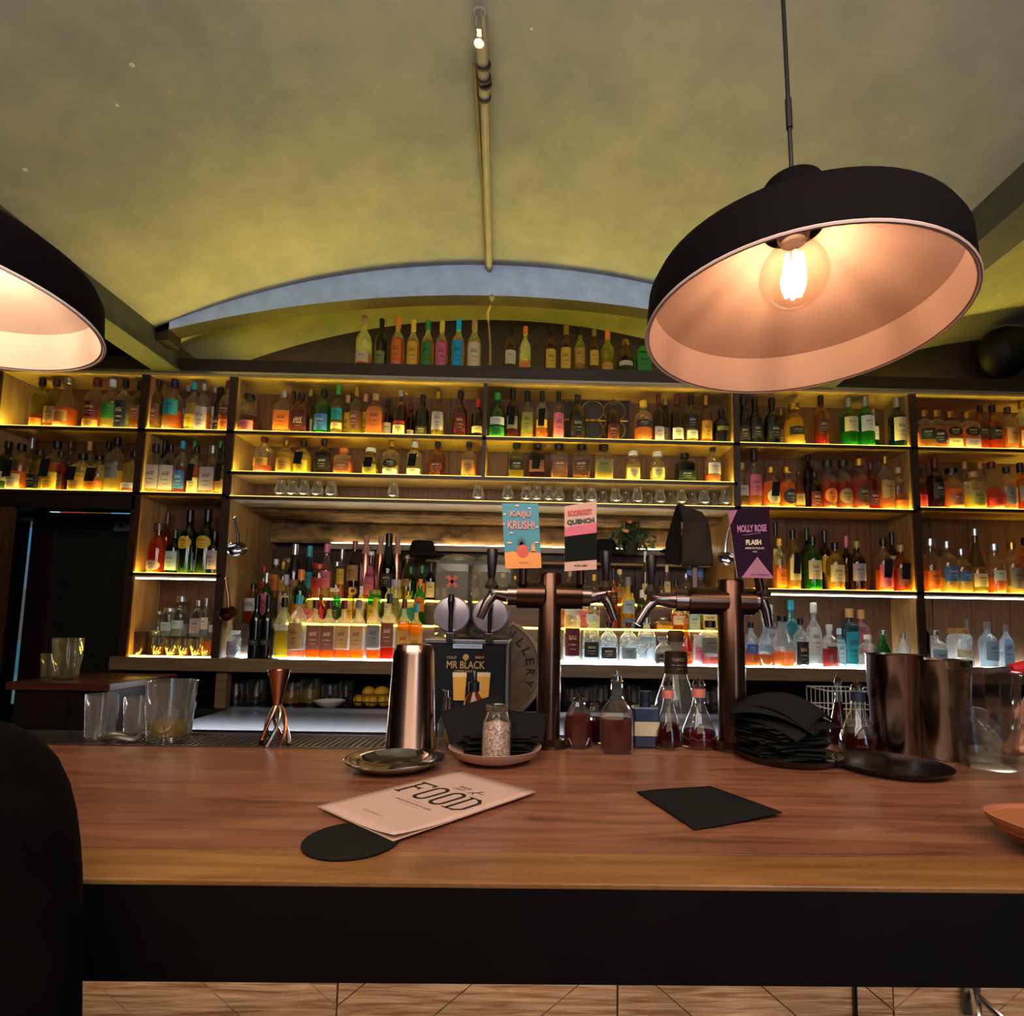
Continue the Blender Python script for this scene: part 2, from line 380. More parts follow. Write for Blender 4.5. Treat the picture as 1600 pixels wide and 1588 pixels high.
# ---------------------------------------------------------------- conduit on the crown
PIPE = plain('painted_conduit', '#8f8672', .5, var=.12); STRAP = plain('dark_strap', '#241a14', .6)
co = empty('ceiling_conduit', (0, 0, 0)); tag(co, 'grey painted conduit pipe along the crown of the vault with black straps', 'pipe')
pth = []
for px, py in [(749, 20), (755, 110), (757, 160), (761, 300), (765, 430), (767, 455)]:
    q = PZ(px, py, 2.955); pth.append(q)
q = P(769, 466, 2.43); MB().tube(pth+[q, (q.x+.006, 2.43, 2.80)], .0135, 10).build('pipe', PIPE, co, smooth=True)
MB().tube([pth[0]+Vector((0,0,.004)), pth[1]+Vector((0,0,.004)), pth[2]+Vector((0,0,.004))], .0175, 12).build('sleeve', PIPE, co, smooth=True)
pt2 = [PZ(px, py, 2.962) for px, py in [(741, 100), (748, 210), (755, 300), (757, 360), (761, 430)]]
MB().tube(pt2, .006, 8).build('thin_cable', plain('cable_brown', '#6a5230', .5), co, smooth=True)
for px, py in [(756, 101), (757, 122), (758, 131), (757, 152)]:
    q = PZ(px, py, 2.955); MB().lathe([(.021, -.003), (.021, .003)], 16).build('strap', STRAP, co, loc=q).rotation_euler = (pi/2, 0, 0)
q = P(766, 478, 2.42)
drop = [q, P(762, 490, 2.50), P(764, 510, 2.66), P(766, 540, 2.68), P(766, 556, 2.68), P(766, 570, 2.68)]
MB().tube(drop, .0055, 8).build('drop_cable', plain('cable_tan', '#8f7a50', .5), co, smooth=True)
q = PZ(749, 45, 2.912)
sp = empty('sprinkler_head', q); tag(sp, 'small chrome sprinkler head on the ceiling conduit at the crown', 'sprinkler')
MB().lathe([(.011, -.012), (.011, .0), (.007, .004), (.007, .030)], 14).build('body', CHROME, sp, smooth=True)
for s_ in (-1, 1): MB().tube([(s_*.008, 0, -.012), (s_*.012, 0, -.028), (s_*.003, 0, -.042)], .0022, 6).build('frame_arm', CHROME, sp)
MB().lathe([(.014, -.044), (.014, -.042)], 16).build('deflector', CHROME, sp)
# sprinkler stub hidden run back to pipe
# ================================================================ BACK-BAR SHELVING
ZT0, ZT1 = 2.492, 2.567
Z1, Z2, ZC2, ZG, Z3, ZL = 2.209, 1.896, 2.008, 1.886, 1.497, 1.112
XA0, XAB, XBC, XCC, XCD, XDE, XE1 = -2.63, -1.911, -1.484, -.251, .995, 1.881, 2.80
DEP = .20
shelving = empty('back_bar_shelving', (0, YF, 0)); tag(shelving, 'oak back-bar shelving with yellow-lit open bays filled with bottles', 'shelving')
def sh(name, a, b, m, smooth=False, bevel=0):      # local to shelving (origin y = YF)
    return MB().box((a[0], a[1]-YF, a[2]), (b[0], b[1]-YF, b[2])).build(name, m, shelving, bevel=bevel)
sh('top_board', (XA0-.05, YF, ZT0+.004), (XE1, 2.92, ZT1), DARKW)
sh('top_trim', (XA0-.05, YF-.006, ZT0-.002), (XE1, YF+.004, ZT0+.010), CHROME)
sh('top_lining', (XA0-.05, YF+.004, ZT0-.012), (XE1, YF+DEP+.01, ZT0+.003), OAK)
def upright(x, z0, z1, w=.03, d=DEP):
    o = sh('upright', (x-w/2+.001, YF+.012, z0), (x+w/2-.001, YF+d, z1), OAKZ)
    MB().box((x-w/2, 0, z0), (x+w/2, .012, z1)).build('edge_strip', EDGEZ, o)
for x, z0, z1, w in [(XA0, Z2, ZT0, .05), (XAB, ZL, ZT0, .036), (XBC, ZL, ZT0, .036), (XCC, ZC2, ZT0, .018), (XCD, ZL, ZT0, .03), (XDE, ZL, ZT0, .036), (XE1, ZL, ZT0, .036)]:
    upright(x, z0, z1-.012, w, DEP if x not in (XBC, XCD) else DEP)
LIP = emit('led_lip', (1, .66, .16), 2.2)
def shelf(x0, x1, z, led=LED_Y, d=DEP, t=.013, ledx=None, under=OAK):
    o = sh('shelf', (x0, YF+.010, z-t), (x1, YF+d, z-.001), under)
    MB().box((x0, 0, z-t-.002), (x1, .010, z)).build('edge_strip', EDGE, o)
    if led:
        # flush LED profile let into the shelf top behind the edge, and its thin glowing front lip
        MB().box((x0+.012, .011, z-.002), (x1-.012, .032, z+.0006)).build('led_strip', led, o)
        MB().box((x0+.012, .0010, z), (x1-.012, .0060, z+.0034)).build('glow_lip', LIP, o)
    return o
shelf(XA0, XAB, Z1); shelf(XAB, XBC, Z1); shelf(XBC, XCC, Z1); shelf(XCC, XCD, Z1); shelf(XCD, XDE, Z1); shelf(XDE, XE1, Z1)
shelf(XA0, XAB, Z2); shelf(XAB, XBC, Z2); shelf(XCD, XDE, Z2-.006); shelf(XDE, XE1, Z2+.008)
shelf(XBC, XCD, ZC2); shelf(XBC, XCD, ZG, led=emit('led_soft', (1, .80, .46), 12), under=wood('pale_soffit_oak', '#b8aa98', '#e4d8c8', .5, 'x', 4, 10))
shelf(XAB, XBC, Z3+.010, LED_A); shelf(XCD, XDE, Z3-.010, LED_A); shelf(XDE, XE1, Z3-.010, LED_A)
# back panels: vertical boards, one part each
def boards(x0, x1, z0, z1, y, m, wd=.105, name='back_board'):
    n = max(1, round((x1-x0)/wd)); w = (x1-x0)/n
    for k in range(n):
        dy = random.uniform(0, .003)
        MB().box((x0+k*w+.001, y-YF+dy, z0), (x0+(k+1)*w-.001, y-YF+.014+dy, z1)).build(name, m, shelving)
for (x0, x1, z0) in [(XA0, XAB, Z2), (XAB, XBC, ZL), (XCD, XDE, ZL), (XDE, XE1, ZL)]: boards(x0, x1, z0, ZT0-.01, YF+DEP, OAKD)
boards(XBC, XCD, ZG-.02, ZT0-.01, YF+DEP, OAKD)
# lintel over the doorway, deep recess sides of the centre bay
sh('lintel', (-3.4, YF+.0, 1.81), (XAB, YF+.10, Z2-.02), DARKW)
sh('lintel_post', (P(10, 900, YF).x-.08, YF, 0), (P(10, 900, YF).x+.0, YF+.02, 1.81), wood('post_brown', '#3a220e', '#5a3818', .5, 'z', 4, 12))
for x in (XBC, XCD):
    s_ = 1 if x == XBC else -1
    boards_y0 = YF+DEP
    sh('recess_side', (x-.015*1, YF+DEP, ZL), (x+.015, 3.14, ZG-.018), OAKZ)
sh('recess_ceiling', (XBC, YF+DEP, ZG-.035), (XCD, 3.14, ZG-.018), RUST)
# rough timber back of the recess
zb = [P(700, y, 3.06).z for y in (800, 822, 838, 853, 862, 890)]
sh('rough_board', (XBC, 3.06, zb[1]+.002), (XCD, 3.10, ZG-.02), RUST)
sh('rough_board', (XBC, 3.06, zb[3]+.0), (XCD, 3.095, zb[1]-.002), RUST)
sh('pale_rail', (XBC+.35, 3.045, zb[4]), (XCD, 3.08, zb[3]), wood('pale_rail_wood', '#8a7a62', '#b8aa92', .6, 'x', 4, 10))
boards(XBC, XCD, ZL, zb[4], 3.09, wood('recess_dark_wood', '#1e1209', '#4a3018', .6, 'z', 5, 12))
# ledge (continuous worktop)
sh('ledge', (XAB-.05, YF-.012, 1.051), (XE1, 3.14, ZL), PINE, bevel=.002)
# tiered riser steps behind the front row
T2Z, T3Z = 1.278, 1.407
step = sh('riser_step', (XBC+.03, 2.725, ZL), (XCD-.02, 2.86, T2Z), wood('riser_wood', '#3a2a1c', '#5e4630', .5, 'x', 4, 12))
MB().box((XBC+.28, .097, T2Z-.004), (XCD-.02, .106, T2Z+.004)).build('led_strip', emit('led_step', (1, .60, .07), 16), step)
step2 = sh('riser_step', (XBC+.03, 2.86, ZL), (XCD-.02, 2.98, T3Z), wood('riser_wood', '', ''))
MB().box((XBC+.28, .232, T3Z-.004), (XCD-.02, .241, T3Z+.004)).build('led_strip', emit('led_step', '', 0), step2)
# lights under the front rows of the ledge
def led(x0, x1, y, z, m, h=.006): sh('led_strip', (x0, y, z), (x1, y+.010, z+h), m)
led(XBC+.30, XCC-.07, YF+.005, ZL, LED_W); led(XCC+.22, XCD-.02, YF+.005, ZL, LED_W)
led(XBC+.05, XCD-.02, YF+.092, ZL, emit('led_cool_riser', (.84, .94, 1), 52), .010)
led(XAB+.03, XBC-.02, YF+.005, ZL, LED_A); led(XCD+.03, XDE-.02, YF+.005, ZL, LED_W); led(XCD+.03, XDE-.02, YF+.17, ZL, emit('led_cool_riser', '', 0), .01); led(XDE+.03, XE1-.02, YF+.17, ZL, emit('led_cool_riser', '', 0), .01)
# strips under the shelves that carry white light lines
PALE_LINE = emit('led_pale_line', (1, .90, .76), 7)
for x0, x1, z in [(XAB+.03, XBC-.02, Z3+.010-.022), (XCD+.02, XDE-.02, Z3-.010-.022), (XDE+.02, XE1-.02, Z3-.032)]:
    sh('led_strip', (x0, YF+.004, z-.007), (x1, YF+.014, z), PALE_LINE)
sh('led_strip', (XBC+.36, 3.047, zb[3]), (XCD-.02, 3.057, zb[3]+.004), emit('led_recess', (1, .80, .50), 22))  # hidden strip added to brighten the rough timber
# yellow light up into the lunette, hidden behind the bottles on top
top_led = MB().box((XBC-.05, 2.83-YF, ZT1), (XCD+1.3, 2.845-YF, ZT1+.008)).build('led_strip', emit('led_lunette', (1, .78, .06), 26), shelving)
# lower carcass under the ledge
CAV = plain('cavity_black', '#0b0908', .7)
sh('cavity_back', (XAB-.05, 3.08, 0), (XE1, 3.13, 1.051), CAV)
sh('carcass_side', (XAB-.05, YF+.02, 0), (XAB+.0, 3.08, 1.051), DARKW)
sh('carcass_post', (P(347, 1070, 2.64).x-.03, YF+.02, .88), (P(347, 1070, 2.64).x+.02, YF+.06, 1.051), PINE)
sh('lower_shelf', (XAB, YF-.02, .85), (XE1, 3.08, .880), BLACKM)
# stainless work bench along the back bar
bench = empty('steel_work_bench', (0, 2.11, .0)); tag(bench, 'stainless steel work bench in front of the back-bar cupboards', 'bench')
bx0 = -1.40
MB().box((bx0, 0, .86), (XE1,   .49, .879)).build('bench_top', STEEL, bench, bevel=.003)
MB().box((bx0, -.006, .80), (XE1, 0, .885)).build('upstand', STEEL, bench)
MB().box((bx0, .02, .10), (XE1, .47, .85)).build('carcass', BLACKM, bench)
MB().box((bx0, .478, .879), (XE1, .489, .893)).build('upstand', STEEL, bench)
ll = area('bench_strip', (-.2, 2.45, 1.03), (-.2, 2.3, .8), (2.6, .03), 5.5, (.85, .92, 1))  # fill light added to brighten the clutter under the ledge
# emblem grille on the back panel
g = empty('emblem_plaque', (0, 2.808, 0)); tag(g, 'framed brass fretwork plaque behind bottles on the centre right shelf', 'plaque')
p0 = P(878, 690, 2.808); p1 = P(984, 627, 2.808); BR = plain('brass_fret', '#8a6a28', .35, .8, var=.15)
MB().box((p0.x, -.004, p0.z), (p1.x, .004, p1.z)).build('board', plain('plaque_dark', '#0e0a06', .6), g)
for a_, b_ in [((p0.x, p0.z), (p1.x, p0.z+.012)), ((p0.x, p1.z-.012), (p1.x, p1.z)), ((p0.x, p0.z), (p0.x+.012, p1.z)), ((p1.x-.012, p0.z), (p1.x, p1.z))]:
    MB().box((a_[0], -.016, a_[1]), (b_[0], -.004, b_[1])).build('frame_rail', DARKW, g)
mb = MB(); cx = (p0.x+p1.x)/2-.02; cz = (p0.z+p1.z)/2; r_ = (p1.z-p0.z)*.24
for k in range(-1, 2):
    for s_ in (1, -1):
        q = [(cx+k*r_*2.1+r_*cos(t)*1.05, -.012, cz+s_*r_*.92+r_*sin(t)) for t in [2*pi*j/20 for j in range(21)]]
        mb.tube(q, .0045, 6, cap=False)
mb.tube([(p0.x+.01, -.012, cz), (p1.x-.01, -.012, cz)], .004, 6)
o = mb.build('fretwork', BR, g)
# ================================================================ BOTTLES
# profiles: (r, z) with r relative to half width, z relative to total height; then (neck radius, body top, cap bottom, cap radius, square exponent, depth ratio)
SH = {
 'w': dict(p=[(.93,0),(1,.015),(1,.56),(.96,.62),(.80,.68),(.52,.73),(.37,.77),(.33,.82),(.33,.90)], bt=.58, cb=.86, cr=.40, sq=None, d=1),
 't': dict(p=[(.93,0),(1,.015),(1,.48),(.97,.54),(.82,.61),(.55,.67),(.38,.72),(.33,.80),(.33,.90)], bt=.50, cb=.84, cr=.42, sq=None, d=1),
 'b': dict(p=[(.93,0),(1,.015),(1,.58),(.93,.64),(.66,.69),(.42,.73),(.37,.78),(.36,.95)], bt=.58, cb=.80, cr=.41, sq=None, d=1),
 'h': dict(p=[(.93,0),(1,.02),(1,.42),(.93,.52),(.72,.64),(.48,.75),(.38,.83),(.36,.93)], bt=.44, cb=.78, cr=.42, sq=None, d=1),
 's': dict(p=[(.92,0),(1,.03),(1,.45),(.96,.55),(.78,.66),(.50,.72),(.42,.76),(.42,.82),(.55,.83),(.55,.86)], bt=.50, cb=.86, cr=.60, sq=None, d=1),
 'q': dict(p=[(.95,0),(1,.02),(1,.62),(.95,.70),(.70,.74),(.42,.76),(.38,.80),(.38,.88)], bt=.62, cb=.84, cr=.52, sq=7, d=.8),
 'k': dict(p=[(.95,0),(1,.02),(1,.60),(.98,.64),(.72,.72),(.46,.78),(.36,.82),(.36,.90)], bt=.60, cb=.84, cr=.42, sq=6, d=.75),
 'f': dict(p=[(.95,0),(1,.02),(1,.60),(.86,.66),(.50,.70),(.36,.74),(.32,.80),(.32,.90)], bt=.60, cb=.85, cr=.40, sq=5, d=.55),
 'c': dict(p=[(.90,0),(1,.03),(1,.20),(.93,.38),(.70,.56),(.42,.70),(.30,.78),(.30,.90)], bt=.36, cb=.88, cr=.40, sq=None, d=1),
 'r': dict(p=[(.55,0),(.80,.04),(1,.20),(.98,.36),(.78,.52),(.40,.62),(.28,.68),(.26,.86),(.34,.88)], bt=.42, cb=.88, cr=.40, sq=None, d=1),
 'j': dict(p=[(.92,0),(1,.03),(1,.72),(.92,.80),(.78,.84),(.78,.88)], bt=.72, cb=.86, cr=.84, sq=None, d=1),
 'n': dict(p=[(.90,0),(1,.02),(1,.40),(.92,.50),(.66,.62),(.48,.72),(.44,.95)], bt=.42, cb=.92, cr=.50, sq=None, d=1),
}
def prof_r(sh, z):
    p = SH[sh]['p']
    for (r0, z0), (r1, z1) in zip(p, p[1:]):
        if z0 <= z <= z1: return r0+(r1-r0)*(z-z0)/(z1-z0 or 1)
    return p[-1][0]
MESH = {}
def cached(key, fn):
    if key not in MESH: MESH[key] = fn()
    return MESH[key]
def body_mesh(sh):
    def f():
        s = SH[sh]; mb = MB(); top = s['p'][-1]
        pr = s['p'] + [(top[0]*.86, top[1]), (top[0]*.84, top[1]-.03)]
        if s['sq']:
            # square body blends to round neck
            n = 28; v = []; fc = []
            for i, (r, z) in enumerate(pr):
                e = s['sq'] if z < s['bt']+.02 else max(2.0, s['sq']*(1-(z-s['bt'])/.14))
                for k in range(n):
                    a = 2*pi*k/n+pi/n; x, y = cos(a), sin(a); q = (abs(x)**e+abs(y)**e)**(-1/e); v.append((r*x*q, r*y*q, z))
            for i in range(len(pr)-1):
                for k in range(n): k2 = (k+1) % n; fc.append((i*n+k, i*n+k2, (i+1)*n+k2, (i+1)*n+k))
            fc.append(tuple(reversed(range(n)))); mb.add(v, fc)
        else:
            mb.lathe(pr, 24, close=False); mb.f.append(tuple(reversed(range(24)))); mb.m.append(0)
        me = mb.mesh('bottle_'+sh); me.materials.append(None); set_smooth(me, 50); return me
    return cached(('b', sh), f)
def liq_mesh(sh, fill):
    def f():
        s = SH[sh]; top = fill*.80; pr = [(r*.90, max(z, .02)) for r, z in s['p'] if z < top] + [(prof_r(sh, top)*.90, top)]
        mb = MB(); mb.lathe(pr, 20, sq=s['sq']); me = mb.mesh('liquid'); me.materials.append(None); set_smooth(me, 50); return me
    return cached(('l', sh, round(fill, 2)), f)
def cap_mesh(sh, tall=False):
    def f():
        s = SH[sh]; c0 = s['cb']-(.05 if tall else 0); r = s['cr']
        mb = MB(); mb.lathe([(r*.96, c0), (r, c0+.006), (r, .985), (r*.9, 1.0)], 18); me = mb.mesh('cap'); me.materials.append(None); set_smooth(me, 40); return me
    return cached(('c', sh, tall), f)
def lab_mesh(sh, l0, l1, kind='r'):
    def f():
        s = SH[sh]; v = []; fc = []; na = 12; nz = 12 if kind == 'o' else (5 if l1 > s['bt'] else 2)
        half = radians(52) if not s['sq'] else radians(44)
        zs = [l0+(l1-l0)*i/nz for i in range(nz+1)]
        for off in (1.022, 1.006):
            for z in zs:
                r = prof_r(sh, z)
                for k in range(na+1):
                    a = -pi/2-half+2*half*k/na; x, y = cos(a), sin(a)
                    if kind == 'o':     # oval label
                        t = (z-l0)/(l1-l0)*2-1; sc = sqrt(max(0, 1-t*t)); a = -pi/2+(2*half*k/na-half)*sc; x, y = cos(a), sin(a)
                    if s['sq']: e = s['sq'] if z < s['bt']+.02 else 3; q = (abs(x)**e+abs(y)**e)**(-1/e); x *= q; y *= q
                    v.append((r*x*off, r*y*off-(.004 if off > 1.01 else 0), z))
        m = na+1
        for i in range(nz):
            for k in range(na): fc.append((i*m+k, i*m+k+1, (i+1)*m+k+1, (i+1)*m+k))
        mb = MB(); mb.add(v[:len(zs)*m], fc); me = mb.mesh('label'); me.materials.append(None); set_smooth(me, 60); return me
    return cached(('t', sh, round(l0, 2), round(l1, 2), kind), f)
def tag_mesh():
    def f():
        me = MB().box((-.55, -1.24, .26), (.42, -1.20, .60)).mesh('neck_tag'); me.materials.append(None)
        rot = Matrix.Rotation(radians(-14), 4, 'Y')
        for v in me.vertices: v.co = Matrix.Translation((0, 0, .43)) @ (Matrix.Scale(1, 4)) @ (v.co-Vector((0, 0, .43)))
        for v in me.vertices: v.co.x += (v.co.z-.43)*.55
        return me
    return cached('tag', f)
CC = dict(k=('black', '#0b0a0a'), d=('dark', '#1c1a18'), b=('brown', '#4a2c18'), r=('red', '#b4281c'), o=('orange', '#e07a28'), y=('yellow', '#e0b830'), g=('green', '#2f8a35'),
 G=('dark green', '#12301a'), u=('blue', '#2f6ac0'), U=('navy', '#141a3c'), t=('teal', '#1f97a8'), C=('bright cyan', '#10a8cc'), p=('pink', '#d06a86'), w=('white', '#dcdcd8'), c=('cream', '#d8cba0'),
 s=('silver', '#b8bcc0'), m=('maroon', '#5a1418'), v=('lilac', '#a79bb4'), l=('olive', '#8a8a3a'), n=('tan', '#b08850'), a=('amber', '#c86410'), e=('gold', '#c89a38'), i=('pale blue', '#a4c4d8'), h=('grey', '#77777a'), B=('reddish brown', '#7a4636'))
GL = dict(x=('clear', (.93, .95, .93)), a=('amber', (.80, .42, .10)), g=('bright green', (.10, .62, .16)), G=('dark green', (.06, .16, .06)), k=('black', None), b=('brown', (.30, .14, .06)), l=('olive', (.62, .62, .30)),
 i=('pale blue', (.80, .90, .95)), t=('teal', (.20, .55, .60)), p=('pink', (.90, .60, .62)), w=('frosted white', None), T=('solid teal', None), y=('yellow', (.90, .80, .40)), r=('red', (.7, .12, .08)))
LQ = dict(a=('amber', '#e07a14'), o=('orange', '#f08a20'), r=('red', '#c03010'), y=('pale yellow', '#e0c040'), b=('dark brown', '#3a1608'), m=('dark red', '#5a1010'), g=('green', '#2a9a30'), w=('clear', '#dde2e2'), e=('gold', '#e8a420'), u=('blue', '#1030b0'), B=('brown', '#8a3a10'))
ORD = 'first second third fourth fifth sixth seventh eighth ninth tenth eleventh twelfth thirteenth fourteenth fifteenth sixteenth seventeenth eighteenth nineteenth twentieth twenty-first twenty-second twenty-third twenty-fourth'.split()
def setm(o, m):
    o.material_slots[0].link = 'OBJECT'; o.material_slots[0].material = m
def part(name, me, parent, m):
    o = bpy.data.objects.new(name, me); COL.objects.link(o); o.parent = parent; setm(o, m); return o
def bottle(x, y, z, w, h, sh, cap, gl, liq, fill, lab, l0, l1, opt='', label='', group='', name='spirit_bottle', d=None):
    s = SH[sh]; o = bpy.data.objects.new(name, body_mesh(sh)); COL.objects.link(o)
    o.location = (x, y, z); o.scale = (w/2, w/2*(d or s['d']), h); o.rotation_euler.z = random.uniform(-.12, .12)
    gn, gc = GL[gl]
    if gc is None: gm = plain('bottle_'+gn.replace(' ', '_'), {'k': '#080808', 'w': '#cfd4d4', 'T': '#1f6f7c'}[gl], .18, coat=.5, var=.03)
    else: gm = thin_glass('glass_'+gn.replace(' ', '_'), gc, refl=.85, body=(.22 if gl in 'xil' else .26))
    setm(o, gm); tag(o, label, 'bottle', group)
    if cap != '-':
        cm = plain('cap_'+CC[cap][0].replace(' ', '_'), CC[cap][1], .35 if cap not in 'se' else .28, metal=.9 if cap in 'se' else 0, var=.05)
        part('cap', cap_mesh(sh, 'T' in opt), o, cm)
    if liq != '-' and fill > 0: part('liquid', liq_mesh(sh, fill), o, liquid('liq_'+LQ[liq][0].replace(' ', '_'), LQ[liq][1]))
    if lab != '-':
        ink = '#2a1a12' if lab not in 'kdUmbGBTu' else '#c8b890'
        part('label', lab_mesh(sh, l0, l1, 'o' if 'o' in opt else 'r'), o, label_mat('label_'+CC[lab][0].replace(' ', '_'), tuple(v*.86 for v in rgb(CC[lab][1])), ink))
    if '2' in opt:      # second strip label: opt like '2r.05.18'
        q = opt[opt.index('2')+1:]; c2 = q[0]; a, b = [float('.'+t) for t in q[1:].split('.')[1:3]]
        part('lower_label', lab_mesh(sh, a, b), o, label_mat('label_'+CC[c2][0].replace(' ', '_'), CC[c2][1], '#2a1a12'))
    if 'K' in opt: part('neck_tag', tag_mesh(), o, PAPER_BLACK)
    return o
BOT = {}
def row(spec, z, yf, where, group, basey, name='spirit_bottle', maxh=None, rank=''):
    items = []
    for ln in spec.strip().split('\n'):
        f = ln.split()
        if not f: continue
        items.append(f)
    items.sort(key=lambda f: float(f[0]))
    for i, f in enumerate(items):
        px, top, w, sh, cap, gl, lq, fill, lab, l0, l1 = f[:11]; opt = f[11] if len(f) > 11 else ''
        px, top, w, fill, l0, l1 = map(float, (px, top, w, fill, l0, l1))
        back = 'Z' in opt
        Y = yf+(.078 if back else 0)+random.uniform(-.004, .004)
        q = P(px, basey, Y); t = P(px, top, Y); h = t.z-z
        if maxh: h = min(h, maxh)
        Wm = w/FPX*Y*1.03
        lqn = LQ[lq][0] if lq != '-' and fill > 0 else None
        bits = [('%s bottle' % GL[gl][0])]
        if cap != '-': bits.append(CC[cap][0]+' cap')
        if lab != '-': bits.append(CC[lab][0]+' label')
        desc = ', '.join(bits)
        lb = '%s, %s from left, %s%s' % (desc, ORD[i], rank, where)
        if len(lb.replace('-', ' ').split()) > 16: lb = '%s, %s from left, %s%s' % (', '.join(bits[:2]), ORD[i], rank, where)
        BOT[(int(px), int(top))] = bottle(q.x, Y, z, Wm, h, sh, cap, gl, lq, fill, lab, l0, l1, opt, lb, group, name)
# x top w shape cap glass liquid fill label l0 l1 [opts]
row('''567 495 24 t n x a .28 c .06 .26
594 499 19 t k k - 0 l .02 .30
620 496 20 t o x a .7 o .02 .52 T
644 501 19 t y x a .7 y .02 .52 T
667 501 19 t g x a .7 g .02 .52 T
689 502 19 t y x a .7 p .02 .52 T
715 500 20 t C x a .7 C .02 .54 T
740 500 22 t n x y .7 c .02 .50 T
797 510 20 t k b - 0 c .12 .42 T
820 511 18 t o x - 0 o .01 .20
860 510 20 t k b a .5 y .02 .45
884 508 20 t e b a .5 y .02 .48 T
906 512 19 t k l y .5 e .16 .50
928 515 17 t e b y .5 y .14 .48
949 517 21 t o l y .4 e .03 .20 T
977 532 27 c e b m .6 c .16 .30
1005 532 24 k k g g .6 g .05 .55''', ZT1, YF+.055, 'on the shelving top', 'bottles standing on top of the shelving', 572)
row('''60 592 22 w k l a .34 o .05 .20
82 592 23 w b l a .25 n .10 .42
101 591 31 c s x a .5 n .12 .34
146 593 28 w m x a .45 m .22 .52 2n.05.18
171 594 24 w w x y .6 g .22 .50
191 594 22 w k x - 0 U .04 .56
214 597 20 w k l a .4 B .22 .50''', Z1, YF+.058, 'top shelf, far left bay', 'bottles on the top shelf of the far left bay', 666)
row('''6 690 24 w d G - 0 c .18 .36
27 694 28 w k x a .5 c .05 .34 K
43 684 18 b s x y .5 l .2 .4 Z
57 704 26 w d l y .5 k .05 .38
83 690 28 w k x o .7 y .05 .36 K
89 706 24 k d a B .6 b .08 .42
104 688 15 w b x y .5 c .2 .4 Z
125 710 30 w k x y .6 e .03 .36 K
134 690 16 t n x y .6 c .3 .5 Z
151 712 27 w k x y .5 o .05 .30 K
164 690 18 w k x y .5 c .3 .55 Z
177 684 26 w k x y .5 h .24 .50
206 706 28 w k x y .25 w .06 .22 2r.04.10''', Z2, YF+.058, 'lower shelf, far left bay', 'bottles on the lower shelf of the far left bay', 768)
row('''243 593 21 w d l y .4 B .12 .50
268 594 26 w U x a .5 t .30 .58
290 600 16 w h x y .6 v .10 .50 Z
299 598 20 w t x y .7 y .10 .34
315 600 22 w s x a .5 v .05 .50
332 602 19 w s x y .5 v .05 .56 Z
341 604 17 w k k - 0 d .1 .4 Z
353 597 22 w m x a .5 m .30 .52 2o.05.24''', Z1, YF+.058, 'top shelf, narrow left bay', 'bottles on the top shelf of the narrow left bay', 669)
row('''238 694 24 k k x y .7 v .10 .56
252 686 16 b k k - 0 d .1 .4 Z
261 694 22 k k x a .6 v .08 .56
281 690 19 w t x r .6 u .10 .44
303 698 20 w k x a .7 c .05 .34 K
299 688 15 w g x g .7 g .2 .4 Z
327 697 26 k s x a .5 v .08 .54
345 696 18 w k l y .6 n .06 .30 K
340 688 15 w g g g .7 l .1 .4 Z''', Z2, YF+.058, 'middle shelf, narrow left bay', 'bottles on the middle shelf of the narrow left bay', 768)
row('''244 818 26 s b a a .9 v .06 .26 o
256 800 17 b b a a .6 n .1 .4 Z
270 828 22 b G G g .4 i .08 .50
291 797 25 b k G - 0 y .38 .58 o
297 842 16 w i x w .5 u .12 .60
319 796 26 b k G - 0 y .38 .58 o
332 830 22 b k k - 0 v .12 .54
345 812 18 b k G - 0 y .35 .6 Zo''', Z3+.010, YF+.058, 'lower shelf, narrow left bay', 'bottles on the lower shelf of the narrow left bay', 893)
row('''387 617 26 s k x m .55 p .06 .30
441 611 26 k s x o .62 o .10 .52
456 612 14 w d a b .6 n .1 .4 Z
468 615 25 k k a b .6 m .10 .50
482 609 15 w l l y .6 c .1 .4 Z
503 610 25 w k g g .3 u .10 .44
526 602 20 b g l y .5 t .30 .52 2c.12.24
541 618 18 k n x y .6 y .06 .60 Z
555 605 20 b e l y .6 B .14 .50
569 616 18 k n x y .6 y .06 .60 Z
585 616 26 k n x o .75 o .12 .66
605 625 16 w d b - 0 c .16 .44 Z
624 611 22 w s b a .4 c .05 .24 2r.26.32
641 632 17 w m b m .5 c .16 .30 Z
659 618 21 b k k - 0 d .06 .25
683 613 22 t e l y .5 v .16 .54
718 612 22 t k b r .6 m .12 .50
746 625 20 b r b - 0 c .14 .30''', Z1, YF+.058, 'top shelf, centre left bay', 'bottles on the top shelf of the centre left bay', 677)
row('''410 682 27 w m x r .28 e .2 .4
445 689 27 w e x y .78 e .08 .44
472 689 25 w d x y .70 y .05 .40 K
504 687 22 k d b - 0 k .14 .52
536 701 26 q o x o .6 B .16 .44
578 701 25 s w l y .35 l .1 .4 K
610 690 26 w e x y .4 k .22 .46 o2w.05.20
647 691 24 w w x y .3 w .05 .22 K
683 692 24 w k a b .5 m .12 .46 o
732 692 24 w k x a .5 n .10 .48''', ZC2, YF+.058, 'middle shelf, centre left bay', 'bottles on the middle shelf of the centre left bay', 740)
